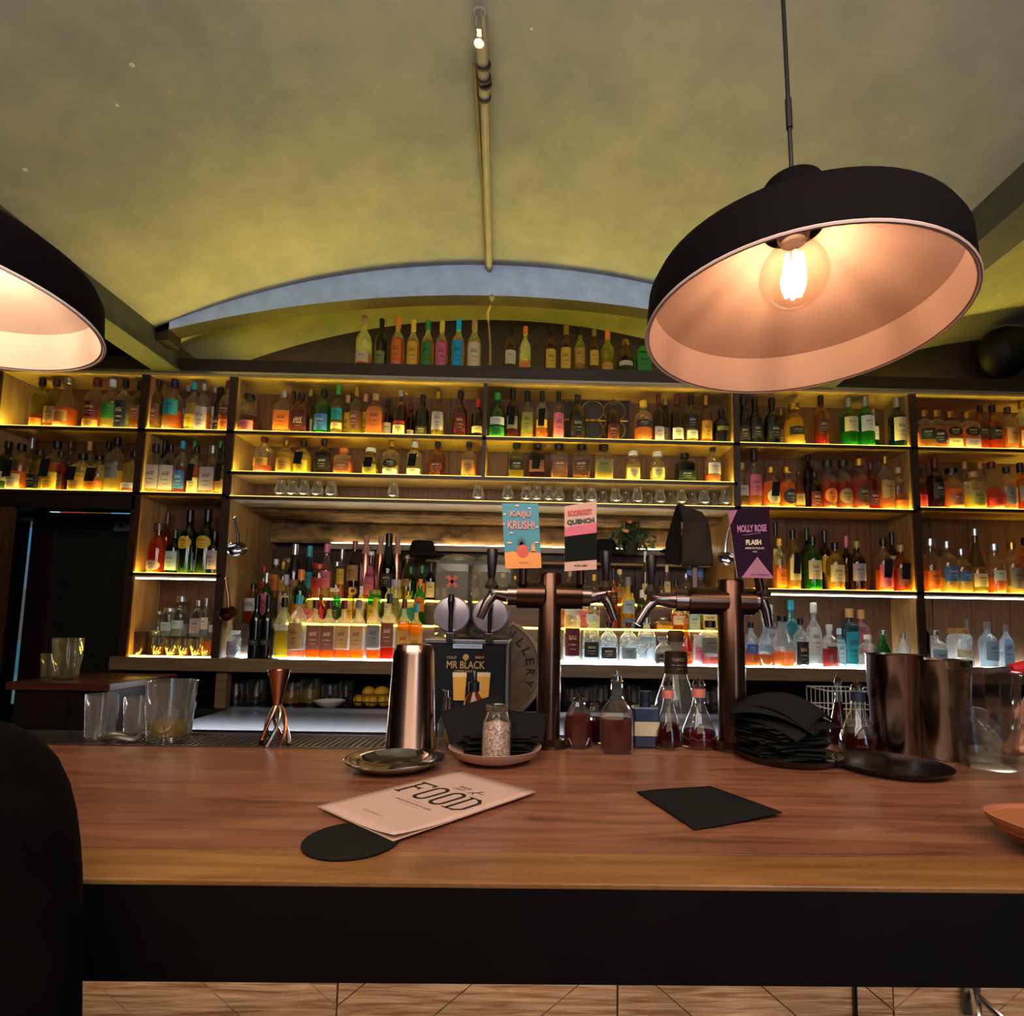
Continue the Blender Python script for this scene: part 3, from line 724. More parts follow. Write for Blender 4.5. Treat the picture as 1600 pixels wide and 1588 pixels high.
row('''776 615 27 t g g g .3 w .28 .44 2g.06.24
800 608 20 b k b a .3 h .20 .44 K
823 612 21 b k x y .5 l .16 .54
846 612 20 b k x o .30 y .24 .40 K
872 613 19 b k x o .6 p .06 .54
902 618 26 w d b m .4 d .10 .50
958 626 22 w b b m .5 m .06 .40
1005 627 29 w y x o .42 U .34 .50
1029 616 18 b m b - 0 v .06 .32
1040 622 15 w l l y .5 h .1 .4 Z
1058 617 21 b m b - 0 w .08 .30
1080 618 21 b k l y .5 U .30 .56 2w.10.26
1103 619 20 b e a y .6 e .10 .46
1127 640 24 w k k - 0 l .36 .48''', Z1, YF+.058, 'top shelf, centre right bay', 'bottles on the top shelf of the centre right bay', 688)
row('''806 692 24 q k l y .45 k .24 .5
839 692 25 q k b B .45 B .2 .5 K
873 693 26 q k x B .50 B .20 .55
908 694 27 q k x B .50 b .22 .55
943 695 28 q k x y .60 l .22 .55
989 706 24 s w x y .7 c .10 .44
1027 707 24 s w x y .5 c .14 .46
1070 709 28 q k k - 0 G .1 .4
1114 697 24 w d x a .28 w .24 .52''', ZC2, YF+.058, 'middle shelf, centre right bay', 'bottles on the middle shelf of the centre right bay', 750)
row('''1162 622 21 t d G g .2 d .10 .4
1180 624 22 t k k - 0 d .14 .46
1207 623 25 t k k - 0 d .12 .44
1221 640 14 w e l y .6 l .1 .5 Z
1241 632 31 s e y y .8 d .24 .42
1284 617 22 b k a r .34 b .24 .50
1327 622 26 b s g g .4 c .30 .58
1353 621 26 b s g g .4 w .30 .60
1366 640 14 w s g g .4 w .3 .6 Z
1403 622 25 b s G g .5 c .14 .58''', Z1, YF+.058, 'top shelf, right bay', 'bottles on the top shelf of the right bay', 692)
row('''1160 724 20 w l x B .3 v .26 .48
1179 702 23 b d x a .4 p .20 .54
1205 731 26 s e x o .8 c .10 .44 oK
1230 731 26 s e x o .8 U .10 .46 o
1249 738 17 n b a a .6 n .1 .4
1264 700 17 b k b - 0 d .1 .4 Z
1274 738 20 w d b m .5 m .06 .46
1294 720 25 s d x r .7 o .12 .42 o
1319 720 25 s d x r .7 n .12 .42 o
1344 718 26 s e x r .8 b .12 .46 o
1362 724 21 w m r r .8 m .10 .4
1385 714 24 w e x o .4 n .22 .54
1405 731 22 w n x a .45 o .06 .24''', Z2-.006, YF+.058, 'middle shelf, right bay', 'bottles on the middle shelf of the right bay', 791)
row('''1213 816 16 b k l y .5 c .3 .6 Z
1219 842 19 w y x o .6 o .05 .40
1240 828 22 w k y y .5 c .16 .52 K
1262 826 18 b G G - 0 d .1 .4 Z
1271 838 25 w k g g .5 c .20 .54
1290 828 19 b d b - 0 y .30 .56 Z
1306 848 26 w k y y .4 c .18 .52
1324 838 14 b p b - 0 b .2 .5 Z
1340 846 24 w l b m .5 v .20 .54
1382 842 24 w k x o .5 p .08 .50 K
1396 832 18 b k b - 0 c .36 .6 Z
1409 852 24 w n a a .6 B .16 .50 K''', Z3-.010, YF+.058, 'lower shelf, right bay', 'bottles on the lower shelf of the right bay', 919)
row('''1428 640 15 w n a a .5 o .08 .4
1446 642 24 q e x a .72 G .24 .52
1465 642 23 q e x a .72 U .14 .50 o
1487 644 25 q e x a .74 k .34 .58 o2c.06.28
1514 645 26 q e x a .74 k .34 .58 o2v.06.28
1534 634 20 w k a o .3 d .3 .5
1553 634 22 w k a o .3 k .25 .5
1577 637 24 w b x a .6 n .16 .5
1600 628 26 w e x a .6 c .1 .4''', Z1, YF+.058, 'top shelf, far right bay', 'bottles on the top shelf of the far right bay', 698)
row('''1437 732 21 w d a r .6 r .06 .34
1463 717 23 b m b m .5 d .2 .5
1489 732 29 s k x o .6 B .10 .36
1510 722 15 w n x y .5 c .3 .6 Z
1522 738 31 w n x y .5 l .08 .50 o
1534 722 16 w n x y .5 n .3 .6 Z
1552 723 29 c m x r .55 r .1 .25
1575 730 24 w G x a .5 h .14 .5
1597 724 22 b k a a .5 h .2 .5''', Z2+.008, YF+.058, 'middle shelf, far right bay', 'bottles on the middle shelf of the far right bay', 791)
row('''1436 822 15 b k x y .5 d .2 .5 Z
1456 842 24 s s x o .5 o .1 .4
1482 846 27 w s x y .35 u .22 .5
1504 858 25 w s x y .4 u .26 .48
1527 826 27 c s l y .5 c .1 .3
1556 850 25 s s x o .4 i .26 .46
1584 848 24 w e x y .2 h .1 .5
1606 840 24 w k a a .5 k .1 .5''', Z3-.010, YF+.06, 'lower shelf, far right bay', 'bottles on the lower shelf of the far right bay', 922)
# ---- ledge, right bay
row('''1174 972 21 w k i a .50 u .3 .5
1196 962 27 r i i a .30 i .3 .44
1223 962 36 c k x a .38 i .40 .48
1252 966 22 w k x b .0 d .06 .52
1273 942 23 t w x w .3 w .22 .62
1297 976 24 w w x r .55 w .5 .58
1302 1009 17 j d x r .8 m .1 .5
1357 992 27 w w x w .5 w .06 .46
1381 985 27 c s g g .8 g .1 .3
1413 990 18 w s w - 0 w .1 .4''', ZL, YF+.048, 'ledge of right bay', 'bottles on the ledge of the right bay', 1044)
row('''1205 945 17 k i i w .4 i .3 .6
1237 938 26 f C T - 0 t .1 .4
1312 982 17 k i i w .4 i .1 .7
1329 951 24 q n t w .3 t .06 .60
1347 953 21 q n p - 0 p .06 .60''', ZL, YF+.145, 'back of right bay ledge', 'bottles at the back of the right bay ledge', 1030)
row('''1447 958 13 b k k - 0 d .1 .3
1462 985 30 w s x w .5 i .1 .5
1500 982 32 j n x y .0 c .3 .5
1513 968 14 b h i w .5 i .2 .6
1545 972 24 w h i w .5 i .2 .6
1574 976 16 k h i w .5 i .1 .7''', ZL, YF+.10, 'ledge of far right bay', 'bottles on the ledge of the far right bay', 1034)
# ---- ledge, centre bay, front row
row('''364 985 19 j w x w .4 v .1 .6
397 930 19 b k k - 0 d .2 .3
415 930 21 b k k - 0 d .2 .3
440 934 22 k k i y .62 w .46 .56
463 930 26 w t i a .16 n .16 .56
489 937 23 f m x a .22 B .16 .56
511 938 23 f m x a .22 B .16 .56
534 938 23 f m x a .20 n .18 .56
557 937 22 f h x o .22 n .16 .56
583 934 22 f y x a .20 h .20 .56
605 928 22 f U x r .24 B .20 .56
629 937 20 f m x e .80 e .1 .5
648 944 20 f t x e .80 e .1 .45''', ZL, YF+.048, 'front of centre left ledge', 'front row of bottles on the centre left ledge', 1027)
row('''893 948 27 j c x w .3 m .14 .62
923 960 27 s w i w .3 d .14 .44
951 972 27 w k i w .0 d .14 .40
982 972 27 w m i w .0 h .14 .40
1010 965 28 w s i w .0 i .50 .60
1036 995 28 s h x b .5 k .14 .3
1072 966 20 c o a a .7 o .1 .3
1092 992 18 j w x w .3 p .2 .6
1110 970 33 q k i r .24 h .30 .62''', ZL, YF+.048, 'front of centre right ledge', 'front row of bottles on the centre right ledge', 1036)
# ---- step rows
row('''392 912 22 w k a a .8 w .30 .62
412 895 19 b s g - 0 p .10 .58
443 898 20 b v x y .5 c .1 .56
466 890 23 b o G - 0 o .08 .36
480 928 20 k m x y .4 p .06 .50
499 930 14 b m r m .4 r .1 .5
524 930 14 j g g g .5 G .2 .6
545 918 17 w y y y .5 y .1 .5
562 916 14 b w x y .5 c .1 .5
583 922 21 j l g g .5 y .06 .56
605 905 12 b U x w .2 w .2 .5
616 906 17 j v i y .3 l .2 .6
636 924 22 w e x y .5 t .06 .52
654 905 18 w o g g .6 o .3 .6''', T2Z, YF+.167, 'second tier, centre left', 'second tier of bottles in the centre left bay', 985)
row('''882 918 16 w r x o .6 o .1 .5
897 930 17 w b x y .5 m .3 .6
912 936 15 k p x y .3 p .1 .6
929 948 18 j s x w .3 s .1 .6
958 888 14 b d a e .8 b .4 .6
981 902 22 t h y y .6 i .3 .56 2u.04.2
1003 922 17 b w G g .3 w .2 .4
1036 966 27 q s x e .7 e .1 .4
1060 940 22 w s x o .7 w .2 .5
1084 946 18 k i i w .5 i .06 .66
1107 938 23 k s x y .4 c .1 .6''', T2Z, YF+.167, 'second tier, centre right', 'second tier of bottles in the centre right bay', 984)
row('''410 884 13 b r x o .4 r .2 .5
428 874 17 w w x o .5 o .2 .6
440 878 13 b y l y .4 y .2 .5
457 850 21 h s k - 0 n .02 .34
480 853 20 h t t y .4 t .2 .5
491 880 13 b r G - 0 r .2 .5
507 850 21 t p x y .6 p .2 .5
497 882 24 j r x o .6 r .3 .6
524 878 18 c s x e .3 w .2 .3
531 858 14 b s x o .4 y .3 .6
551 846 22 w B b r .5 n .32 .58
577 862 18 n w p - 0 p .1 .7
604 834 26 h k G - 0 d .2 .4
634 864 18 c c l y .5 n .3 .45
640 886 16 b g g g .6 g .1 .3
658 884 16 b g g g .6 o .1 .5
672 880 16 b G G g .6 c .1 .5''', T3Z, YF+.30, 'back tier, centre left', 'back tier of bottles in the centre left bay', 940)
row('''890 890 15 b n x a .5 o .1 .4
908 885 15 b o x a .5 o .1 .4
928 898 15 b y x y .5 c .1 .4
946 892 15 w r x o .5 r .1 .4
968 890 18 w c x o .4 n .2 .5
983 900 14 b k b y .5 c .1 .4
1008 862 12 b w l y .5 c .1 .4
1034 906 15 b k y y .5 y .1 .4
1042 884 12 t c x y .5 c .3 .6
1056 908 15 w k y y .5 g .1 .4
1072 896 16 w s x o .3 p .1 .5
1095 898 16 w n x o .4 n .1 .5
1128 905 16 w e x o .5 y .1 .5
842 870 16 h e l - 0 c .1 .3
822 900 16 w e x y .5 c .2 .5
804 900 16 w e x y .5 c .2 .5
785 896 16 w y x y .5 y .2 .5''', T3Z, YF+.30, 'back tier, centre right', 'back tier of bottles in the centre right bay', 940)

# lettering that can be read on two bottles
bpy.context.view_layer.update()
for key, word, w, zf, col in (((392, 912), 'TETZ', .040, .46, '#1a1210'), ((468, 615), '103', .036, .30, '#e8d8b0')):
    ob = BOT[key]; sq_ = 1.06
    t = text(word, w, (ob.location.x, ob.location.y-ob.scale.y*sq_-.001, ob.location.z+ob.scale.z*zf), (pi/2, 0, 0), plain('print_'+col.strip('#'), col, .6, var=0))
    t.parent = ob; t.matrix_parent_inverse = Matrix.LocRotScale(ob.location, ob.rotation_euler, ob.scale).inverted()
# ================================================================ GLASSES ON THE THIN SHELF
GLASSM = thin_glass('glassware', (.94, .95, .93), refl=1.0, body=.10)
def tulip_mesh():
    def f():
        mb = MB(); mb.lathe([(.50,0),(.50,.03),(.30,.07),(.28,.13),(.62,.18),(.95,.28),(1,.40),(.90,.55),(.68,.78),(.62,1),(.58,1),(.64,.78),(.86,.55),(.94,.40),(.88,.29),(.5,.21)], 20)
        me = mb.mesh('tasting_glass'); me.materials.append(GLASSM); set_smooth(me, 50); return me
    return cached('tulip', f)
gx = [438, 456, 475, 495, 517, 614, 747, 793, 822, 838, 857, 873, 904, 924, 942, 962, 978, 996, 1013, 1031, 1048, 1064, 1082, 1100, 1117, 1133]
for i, x in enumerate(gx):
    bk = i > 12 and i % 2 == 0; Y = YF+(.125 if bk else .055)
    q = P(x, 785, Y); o = bpy.data.objects.new('tasting_glass', tulip_mesh()); COL.objects.link(o)
    o.location = (q.x, Y, ZG); o.scale = (.031, .031, .098)
    tag(o, 'clear tulip tasting glass, %s from left, on the thin shelf under the centre bays' % (ORD[i] if i < 24 else ('twenty-fifth', 'twenty-sixth')[i-24]), 'glass', 'tasting glasses on the thin shelf')
# ================================================================ tumblers and cut glass on narrow left ledge
def tumbler(x, y, z, r, h, label, group=None, cut=12, liq=None, lh=.5, r0=.85, name='tumbler', cat='glass', m=None):
    mb = MB(); n = 24
    def rr(k, base): return base*(1-.05*(k % 2)) if cut else base
    pr = [(r0*r*.9, 0), (r0*r, .004), (r, h), (r*.94, h), (r0*r*.93, h*.10)]
    v = []; f = []
    for j, (a, zz) in enumerate(pr):
        for k in range(n): t = 2*pi*k/n; q = rr(k, a) if 0 < j < 2 or (cut and j == 1) else a; v.append((q*cos(t), q*sin(t), zz))
    for i in range(len(pr)-1):
        for k in range(n): k2 = (k+1) % n; f.append((i*n+k, i*n+k2, (i+1)*n+k2, (i+1)*n+k))
    f.append(tuple(reversed(range(n)))); f.append(tuple(range((len(pr)-1)*n, len(pr)*n)))
    if cut:
        for k in range(0, n, 2):                      # diamond-cut ribs on the wall
            t = 2*pi*k/n; t2 = 2*pi*(k+2)/n
            for a, b in ((t, t2), (t2, t)):
                p0 = Vector((r0*r*1.01*cos(a), r0*r*1.01*sin(a), h*.10)); p1 = Vector((r*.97*cos(b), r*.97*sin(b), h*.62)); mb.tube([p0, (p0+p1)/2*1.0, p1], .0012, 4)
    mb.add(v, f); o = mb.build(name, m or GLASSM, smooth=True, loc=(x, y, z)); tag(o, label, cat, group)
    if liq: MB().lathe([(r0*r*.88, h*.11), (r0*r*.9+(r-r0*r)*lh*.9, h*lh)], 20).build('contents', liq, o, smooth=True)
    return o
AM = liquid('liq_amber', '#e07a14'); ORG = liquid('liq_orange', '#f08a20')
cutspec = [(247, YF+.07, .030, .085, AM, .5, 'amber-filled cut glass tumbler nearest the left on the narrow left ledge'), (268, YF+.06, .029, .08, None, 0, 'empty cut glass tumbler beside the dark mug on the narrow left ledge'),
 (288, YF+.07, .030, .085, ORG, .35, 'cut glass tumbler with a little orange drink in the middle of the left ledge'), (307, YF+.06, .029, .085, AM, .4, 'cut glass tumbler with amber drink second from right on the left ledge'), (322, YF+.07, .030, .095, ORG, .75, 'glass jar full of orange syrup at the right of the narrow left ledge')]
for px, Y, r, h, lq, lh, lb in cutspec: tumbler(P(px, 1020, Y).x, Y, ZL, r, h, lb, 'cut glassware on the narrow left ledge', 12, lq, lh)
mg = tumbler(P(216, 1015, YF+.08).x, YF+.08, ZL, .040, .115, 'dark brown glass mug with pale reflection at the left end of the ledge', None, 0, None, 0, m=plain('smoked_glass', '#2a1a14', .15, coat=.6), name='mug', cat='mug')
MB().tube([(-.038, 0, .09), (-.062, 0, .08), (-.064, 0, .045), (-.038, 0, .03)], .006, 8).build('handle', plain('smoked_glass', '', 0), mg, smooth=True)
# raised back row: decanters and mixing glasses
rsr = empty('acrylic_riser', (P(285, 985, YF+.14).x, YF+.14, ZL)); tag(rsr, 'small clear riser carrying cut decanters on the narrow left ledge', 'stand')
MB().box((-.15, -.04, .085), (.15, .05, .092)).build('platform', GLASSM, rsr)
for s_ in (-.145, .138): MB().box((s_, -.04, 0), (s_+.007, .05, .085)).build('leg', GLASSM, rsr)
row('''246 955 20 r s x w .3 - 0 0
262 950 20 j s i w .4 i .2 .5
280 932 24 s s i w .4 i .2 .4
306 938 17 k s i w .5 v .1 .5
319 935 14 b s x w .5 w .2 .5
334 958 13 k s x w .5 w .2 .5''', ZL+.0925, YF+.14, 'riser of narrow left ledge', 'decanters on the riser of the narrow left ledge', 1000, name='decanter')
# ================================================================ hanging jigger cups at both jambs of the centre bay
def hanging_cup(px, py, top, mat_, label, r=.032, tilt=.6, h=.05, Yh=YF-.04, flip=1):
    c = P(px, py, Yh); t = P(*top, Yh); o = empty('hanging_measure', c); tag(o, label, 'bar tool')
    R = Matrix.Rotation(tilt*flip, 4, 'Y')
    mb = MB(); mb.lathe([(r*.75, -h/2), (r*.9, -h*.45), (r, h/2), (r*1.06, h/2+.003), (r*.97, h/2), (r*.85, -h*.4)], 22)
    b = mb.build('cup', mat_, o, smooth=True); b.rotation_euler = (1.9, tilt*flip, 0)
    tv = Vector(t)-Vector(c)
    MB().tube([(0, -.0, .012), tv*.45+Vector((flip*.006, 0, 0)), tv*.85, tv], [.009, .0075, .006, .005], 8).build('handle', BLACKP if 'black' in label else mat_, o, smooth=True)
    MB().tube([tv+Vector((-.006, .035, .006)), tv+Vector((-.002, .006, .010)), tv+Vector((.0, -.008, 0)), tv+Vector((.004, -.004, .010))], .002, 6).build('hook', CHROME, o)
hanging_cup(372, 858, (367, 810), CHROME, 'chrome measuring cup with black handle hanging left of the centre bay', .034, .5)
hanging_cup(357, 958, (353, 905), plain('aged_copper', '#6a4630', .28, .9), 'dark copper measuring cup hanging under the chrome one, left upright', .030, .2)
hanging_cup(1133, 872, (1141, 815), CHROME, 'chrome strainer cup hanging on the right upright of the centre bay', .030, .5, flip=-1)
# ================================================================ things on the tiers and at the back of the recess
def simple_lathe(name, label, cat, loc, parts, group=None, rot=None):
    o = empty(name, loc); tag(o, label, cat, group)
    if rot: o.rotation_euler = rot
    for nm, pr, m in parts: MB().lathe(pr, 24).build(nm, m, o, smooth=True)
    return o
q = P(447, 935, YF+.31)
COPP = plain('copper_shaker', '#a87866', .25, .9, var=.06)
for k, px in enumerate((569, 592, 618)):
    q = P(px, 930, YF+.33); t = P(px, 838, YF+.33); h = t.z-T3Z
    simple_lathe('cocktail_shaker', 'tall pinkish steel shaker bottle behind the centre left bottles, %s from left' % ORD[k], 'shaker', (q.x, YF+.33, T3Z),
        [('body', [(.030, 0), (.031, h*.02), (.030, h*.55), (.024, h*.72)], COPP), ('neck', [(.024, h*.72), (.015, h*.82), (.015, h)], plain('pink_sleeve', '#a97a66', .5))], 'steel shaker bottles at the back')
MB_ = None
struct_ext = MB().box((XBC+.03, 2.98-YF, ZL), (XCD-.02, 3.04-YF, T3Z)).build('riser_step', wood('riser_wood', '', ''), shelving)
q = P(448, 935, YF+.32); jar = simple_lathe('glass_jar', 'large clear storage jar at the back left of the centre bay', 'jar', (q.x, YF+.32, T3Z),
   [('jar', [(.036, 0), (.038, .01), (.038, .17), (.030, .19), (.030, .20), (.027, .2), (.034, .165), (.034, .012)], GLASSM), ('lid', [(.033, .20), (.033, .214), (.02, .22)], PINE)])
# black hats hung on the rail, mirror-side shelf, garland
def hat(px, py, label, s=1.0):
    c = P(px, py, 2.93); o = empty('brimmed_hat', c); tag(o, label, 'hat')
    MB().lathe([(.11*s, 0), (.112*s, .006), (.07*s, .010), (.066*s, .05), (.055*s, .075), (.02*s, .08)], 24).build('crown', PAPER_BLACK, o, smooth=True)
    MB().lathe([(.069*s, .012), (.0685*s, .024)], 24).build('band', plain('hat_band', '#4a3418', .6), o)
hat(660, 868, 'dark brimmed hat on the back rail above the drinks machine', 1.0)
hat(945, 866, 'dark brimmed hat on the back rail behind the pink pump clip', .9)
hat(1060, 862, 'dark brimmed hat on the back rail behind the draped tap', .9)
sh('hat_shelf', (XBC+.9, 2.985, P(950, 880, 2.985).z-.012), (XCD-.02, 3.045, P(950, 880, 2.985).z), wood('gold_shelf', '#8a5c20', '#b8863a', .5, 'x', 5, 10))
# garland of leaves with a pot
gl = empty('potted_trailing_plant', P(985, 862, 2.93)); tag(gl, 'bushy green plant with small orange flowers at the back of the centre right bay', 'plant')
MB().lathe([(.035, -.02), (.05, .05), (.053, .055)], 18).build('pot', plain('pot_black', '#111111', .6), gl, smooth=True)
mb = MB(); mbs = MB(); rnd = random.Random(3)
for k in range(420):
    a = rnd.uniform(0, 2*pi); rad = rnd.uniform(.01, .135)*(rnd.random()**.3); zz = rnd.uniform(-.02, .15)*(1-abs(rad)/.2)+.03
    c = Vector((rad*cos(a)*1.1, rad*sin(a)*.45, zz)); l = rnd.uniform(.012, .024); e = Euler((rnd.uniform(0, 3), rnd.uniform(0, 3), rnd.uniform(0, 6)))
    R = e.to_matrix()
    mb.add([c+R@Vector(p) for p in ((-l, 0, 0), (0, -l*.4, .002), (l, 0, 0), (0, l*.4, .002))], [(0, 1, 2, 3)])
lf = mb.build('foliage', plain('leaf_green', '#3c5a2c', .6, var=.5), gl); lf['kind'] = 'stuff'
for k in range(6): MB().tube([(0, 0, .03), (rnd.uniform(-.05, .05), -.02, .08), (rnd.uniform(-.1, .1), -.03, .11)], .002, 5).build('stem', plain('stem_green', '#2c3a1c', .7), gl)
for k in range(4):
    o = MB().lathe([(.002, 0), (.012, .008), (.016, .014), (.004, .010)], 8).build('flower', plain('flower_peach', '#e09a60', .6), gl, smooth=True); o.location = (rnd.uniform(-.07, .09), -.07, rnd.uniform(.02, .14))
q = P(548, 925, YF+.12)
fl = empty('yellow_flower', (q.x+.02, YF+.098, ZL+.001)); tag(fl, 'yellow sunflower standing among the centre left bottles', 'flower')
qz = P(551, 924, YF+.098).z-ZL
MB().tube([(0, 0, 0), (.004, 0, qz*.5), (0, 0, qz)], .0025, 6).build('stem', plain('stem_green', '', 0), fl)
for k in range(12):
    a = 2*pi*k/12; MB().add([(0, -.004, qz), (.012*cos(a-.25), -.008, qz+.012*sin(a-.25)), (.026*cos(a), -.006, qz+.026*sin(a)), (.012*cos(a+.25), -.008, qz+.012*sin(a+.25))], [(0, 1, 2, 3)]).build('petal', plain('petal_yellow', '#e8b820', .6), fl)
c_ = MB().lathe([(.009, 0), (.010, .004), (.006, .007)], 14).build('disc', plain('flower_disc', '#6a2c10', .8), fl); c_.location = (0, -.005, qz); c_.rotation_euler = (pi/2, 0, 0)
# ================================================================ under-ledge clutter on the lower shelf
ZB = .8805
def bowl(name, label, cat, loc, r, h, m, group=None):
    o = MB().lathe([(r*.4, 0), (r*.42, .004), (r*.8, h*.5), (r, h), (r*.96, h), (r*.74, h*.5), (r*.3, .008)], 28).build(name, m, smooth=True, loc=loc); return tag(o, label, cat, group)
WHT = plain('white_china', '#cfc9b8', .3, var=.03)
q = PZ(500, 1113, ZB); bowl('bowl', 'shallow white bowl on the lower shelf left of the lemons', 'bowl', (q.x, 2.68, ZB), .072, .036, WHT)
q = P(520, 1100, 2.74)
LEM = plain('lemon_skin', '#d8a420', .5, var=.1)
bs = empty('wire_basket', (P(583, 1110, 2.72).x, 2.72, ZB)); tag(bs, 'black wire basket of lemons under the ledge behind the copper shaker', 'basket')
mb = MB()
for zz in (.004, .035, .07): mb.tube([(.10*cos(t)*1.2, .07*sin(t), zz) for t in [2*pi*j/24 for j in range(25)]], .0022, 6)
mb.build('rim_wires', BLACKP, bs)
mb = MB()
for j in range(20): t = 2*pi*j/20; mb.tube([(.12*cos(t), .07*sin(t), .004), (.12*cos(t), .07*sin(t), .07)], .0016, 5)
mb.build('upright_wires', BLACKP, bs)
for k, (dx, dy, dz) in enumerate([(-.062, -.02, .036), (.0, -.03, .036), (.06, -.02, .036), (-.03, .02, .07), (.035, .018, .072)]):
    o = MB().lathe([(.004, -.042), (.010, -.038), (.024, -.026), (.030, -.005), (.028, .012), (.018, .028), (.008, .036), (.004, .040)], 16).build('lemon', LEM, smooth=True)
    o.location = (bs.location.x+dx, 2.72+dy, ZB+dz); o.rotation_euler = (rnd.uniform(1, 2), rnd.uniform(0, 3), rnd.uniform(0, 3))
    tag(o, 'yellow lemon in the wire basket, %s' % ('front left', 'front middle', 'front right', 'upper left', 'upper right')[k], 'lemon', 'lemons in the basket')
def jar_row(spec, z, Y, lab, group, cat='jar', name='glass_container'):
    for i, (px, wpx, hh, lq) in enumerate(spec):
        tumbler(P(px, 1100, Y).x, Y, z, wpx/FPX*Y/2, hh, lab % ORD[i], group, 0, lq, .6, r0=.95, name=name, cat=cat)
jar_row([(368, 34, .10, None), (400, 30, .12, None), (455, 36, .11, liquid('liq_gold', '#e8a420')), (484, 32, .13, liquid('liq_pale_yellow', '#e0c040')), (515, 26, .10, None), (540, 22, .12, None)], ZB, 2.78, 'clear glass container under the left ledge, %s from left', 'glass containers under the left ledge')
jar_row([(892, 26, .10, None), (915, 26, .11, None), (938, 26, .12, None), (965, 26, .11, None), (990, 24, .12, None), (1015, 24, .10, None), (1104, 26, .10, None), (1122, 22, .12, None)], ZB, 2.78, 'clear glass under the right ledge, %s from left between the tap columns', 'glasses under the right ledge')
# dish rack of white wire behind the napkins
rk = empty('wire_rack', (P(1322, 1100, 2.45).x, 2.45, .8805)); tag(rk, 'white wire dish rack on the steel bench behind the napkin pile', 'rack')
WW = plain('white_wire', '#c8c4b4', .4)
mb = MB(); wd = .13; hh = .155
for zz in (.01, .08, hh): mb.tube([(-wd, -.09, zz), (wd, -.09, zz), (wd, .09, zz), (-wd, .09, zz), (-wd, -.09, zz)], .003, 6)
mb.build('rails', WW, rk)
for j in range(14):
    x = -wd+2*wd*j/13; MB().tube([(x, -.09, hh), (x, -.09, .01), (x, .09, .01), (x, .09, hh)], .002, 5).build('wire', WW, rk)
# dark bench with glasses at the far left, in front of the door
sb = empty('side_station', (P(205, 1068, 2.14).x-.05, 2.14, 0)); tag(sb, 'dark wooden side station with glasses, left of the shelving', 'counter')
zs_ = P(140, 1068, 2.14).z
MB().box((-.42, 0, zs_-.03), (-.03, .4, zs_)).build('top', wood('station_top', '#4a2418', '#6a3628', .4, 'x', 5, 12), sb, bevel=.003)
MB().box((-.40, .02, 0), (-.05, .38, zs_-.03)).build('cabinet', DARKW, sb)
MB().box((-.38, .010, .2), (-.19, .02, zs_-.06)).build('door', DARKW, sb); MB().box((-.18, .010, .2), (-.06, .02, zs_-.06)).build('door', DARKW, sb)
tumbler(P(101, 1065, 2.25).x, 2.25, zs_, .052, .165, 'tall ribbed pint glass on the dark side station by the door', 'glasses on the side station', 12, None, 0, r0=.8, name='pint_glass')
tumbler(P(77, 1065, 2.28).x, 2.28, zs_, .035, .10, 'small dim glass left of the ribbed pint glass on the side station', 'glasses on the side station', 0, None, 0)
# ================================================================ BAR COUNTER
ZC = 1.05; YN, YJ, YK, YBK = .554, .626, .865, 1.225
def counter_wood(name, c1, c2, c3, rough):
    m, nt, o = newmat(name)
    n = noise(nt, 3.2, (1, 9, 9), detail=7, dist=1.2, rough=.6); n2 = noise(nt, 1.6, (1, 2.5, 1), detail=4, dist=.8); n3 = noise(nt, 60, (1, 14, 14), detail=3)
    r = ramp(nt, n.outputs[0], [(.30, c1), (.52, c2), (.74, c3)])
    r2 = ramp(nt, n2.outputs[0], [(.3, (.72, .66, .66)), (.7, (1.08, 1.05, 1.0))])
    col = mixc(nt, 1.0, r.outputs[0], r2.outputs[0], 'MULTIPLY')
    r3 = ramp(nt, n3.outputs[0], [(.36, (.72, .70, .70)), (.5, (1, 1, 1))]); col = mixc(nt, 1.0, col, r3.outputs[0], 'MULTIPLY')
    b = bsdf(nt, Roughness=rough, Coat_Weight=.25, Coat_Roughness=.22); nt.links.new(col, b.inputs['Base Color']); bump(nt, b, n.outputs[0], .08, .003)
    nt.links.new(b.outputs[0], o.inputs[0]); return m
CW1 = counter_wood('counter_red_wood', '#623a2a', '#8e5c44', '#a47458', .36)
CW2 = counter_wood('counter_nosing_wood', '#76502c', '#966a3c', '#a67c4c', .34)
bar = empty('bar_counter', (0, YN, 0)); tag(bar, 'long reddish wooden bar counter with a deep black front edge', 'bar counter')
def bb(name, a, b, m, bev=0): return MB().box((a[0], a[1]-YN, a[2]), (b[0], b[1]-YN, b[2])).build(name, m, bar, bevel=bev)
XL, XR = -2.6, 3.2
bb('top_board', (XL, YN, ZC-.006), (XR, YJ-.0006, ZC), CW2, .0015)
bb('board_core', (XL, YN+.01, ZC-.035), (XR, YJ-.0006, ZC-.0062), DARKW)
bb('top_board', (XL, YJ+.0006, ZC-.035), (XR, YK-.0004, ZC), CW1, .0006)
bb('top_board', (XL, YK+.0004, ZC-.035), (XR, 1.100, ZC-.0002), CW1, .0006)
bb('top_board', (-.26, 1.1005, ZC-.035), (XR, YBK, ZC-.0002), CW1, .0006)
bb('front_fascia', (XL, YN+.001, .957), (XR, YN+.0098, ZC-.0062), plain('fascia_near_black', '#090504', .7, var=.4, spec=.15))  # shade on the counter's front face is put into this near-black colour
bb('fascia_core', (XL, YN+.0099, .957), (XR, YN+.06, ZC-.0352), DARKW)
bb('underside', (XL, YN+.06, .99), (XR, YBK, ZC-.036), DARKW)
bb('under_led', (XL+.4, YN+.062, .972), (XR, YN+.072, .984), emit('under_counter_led', (1, .76, .52), 22))
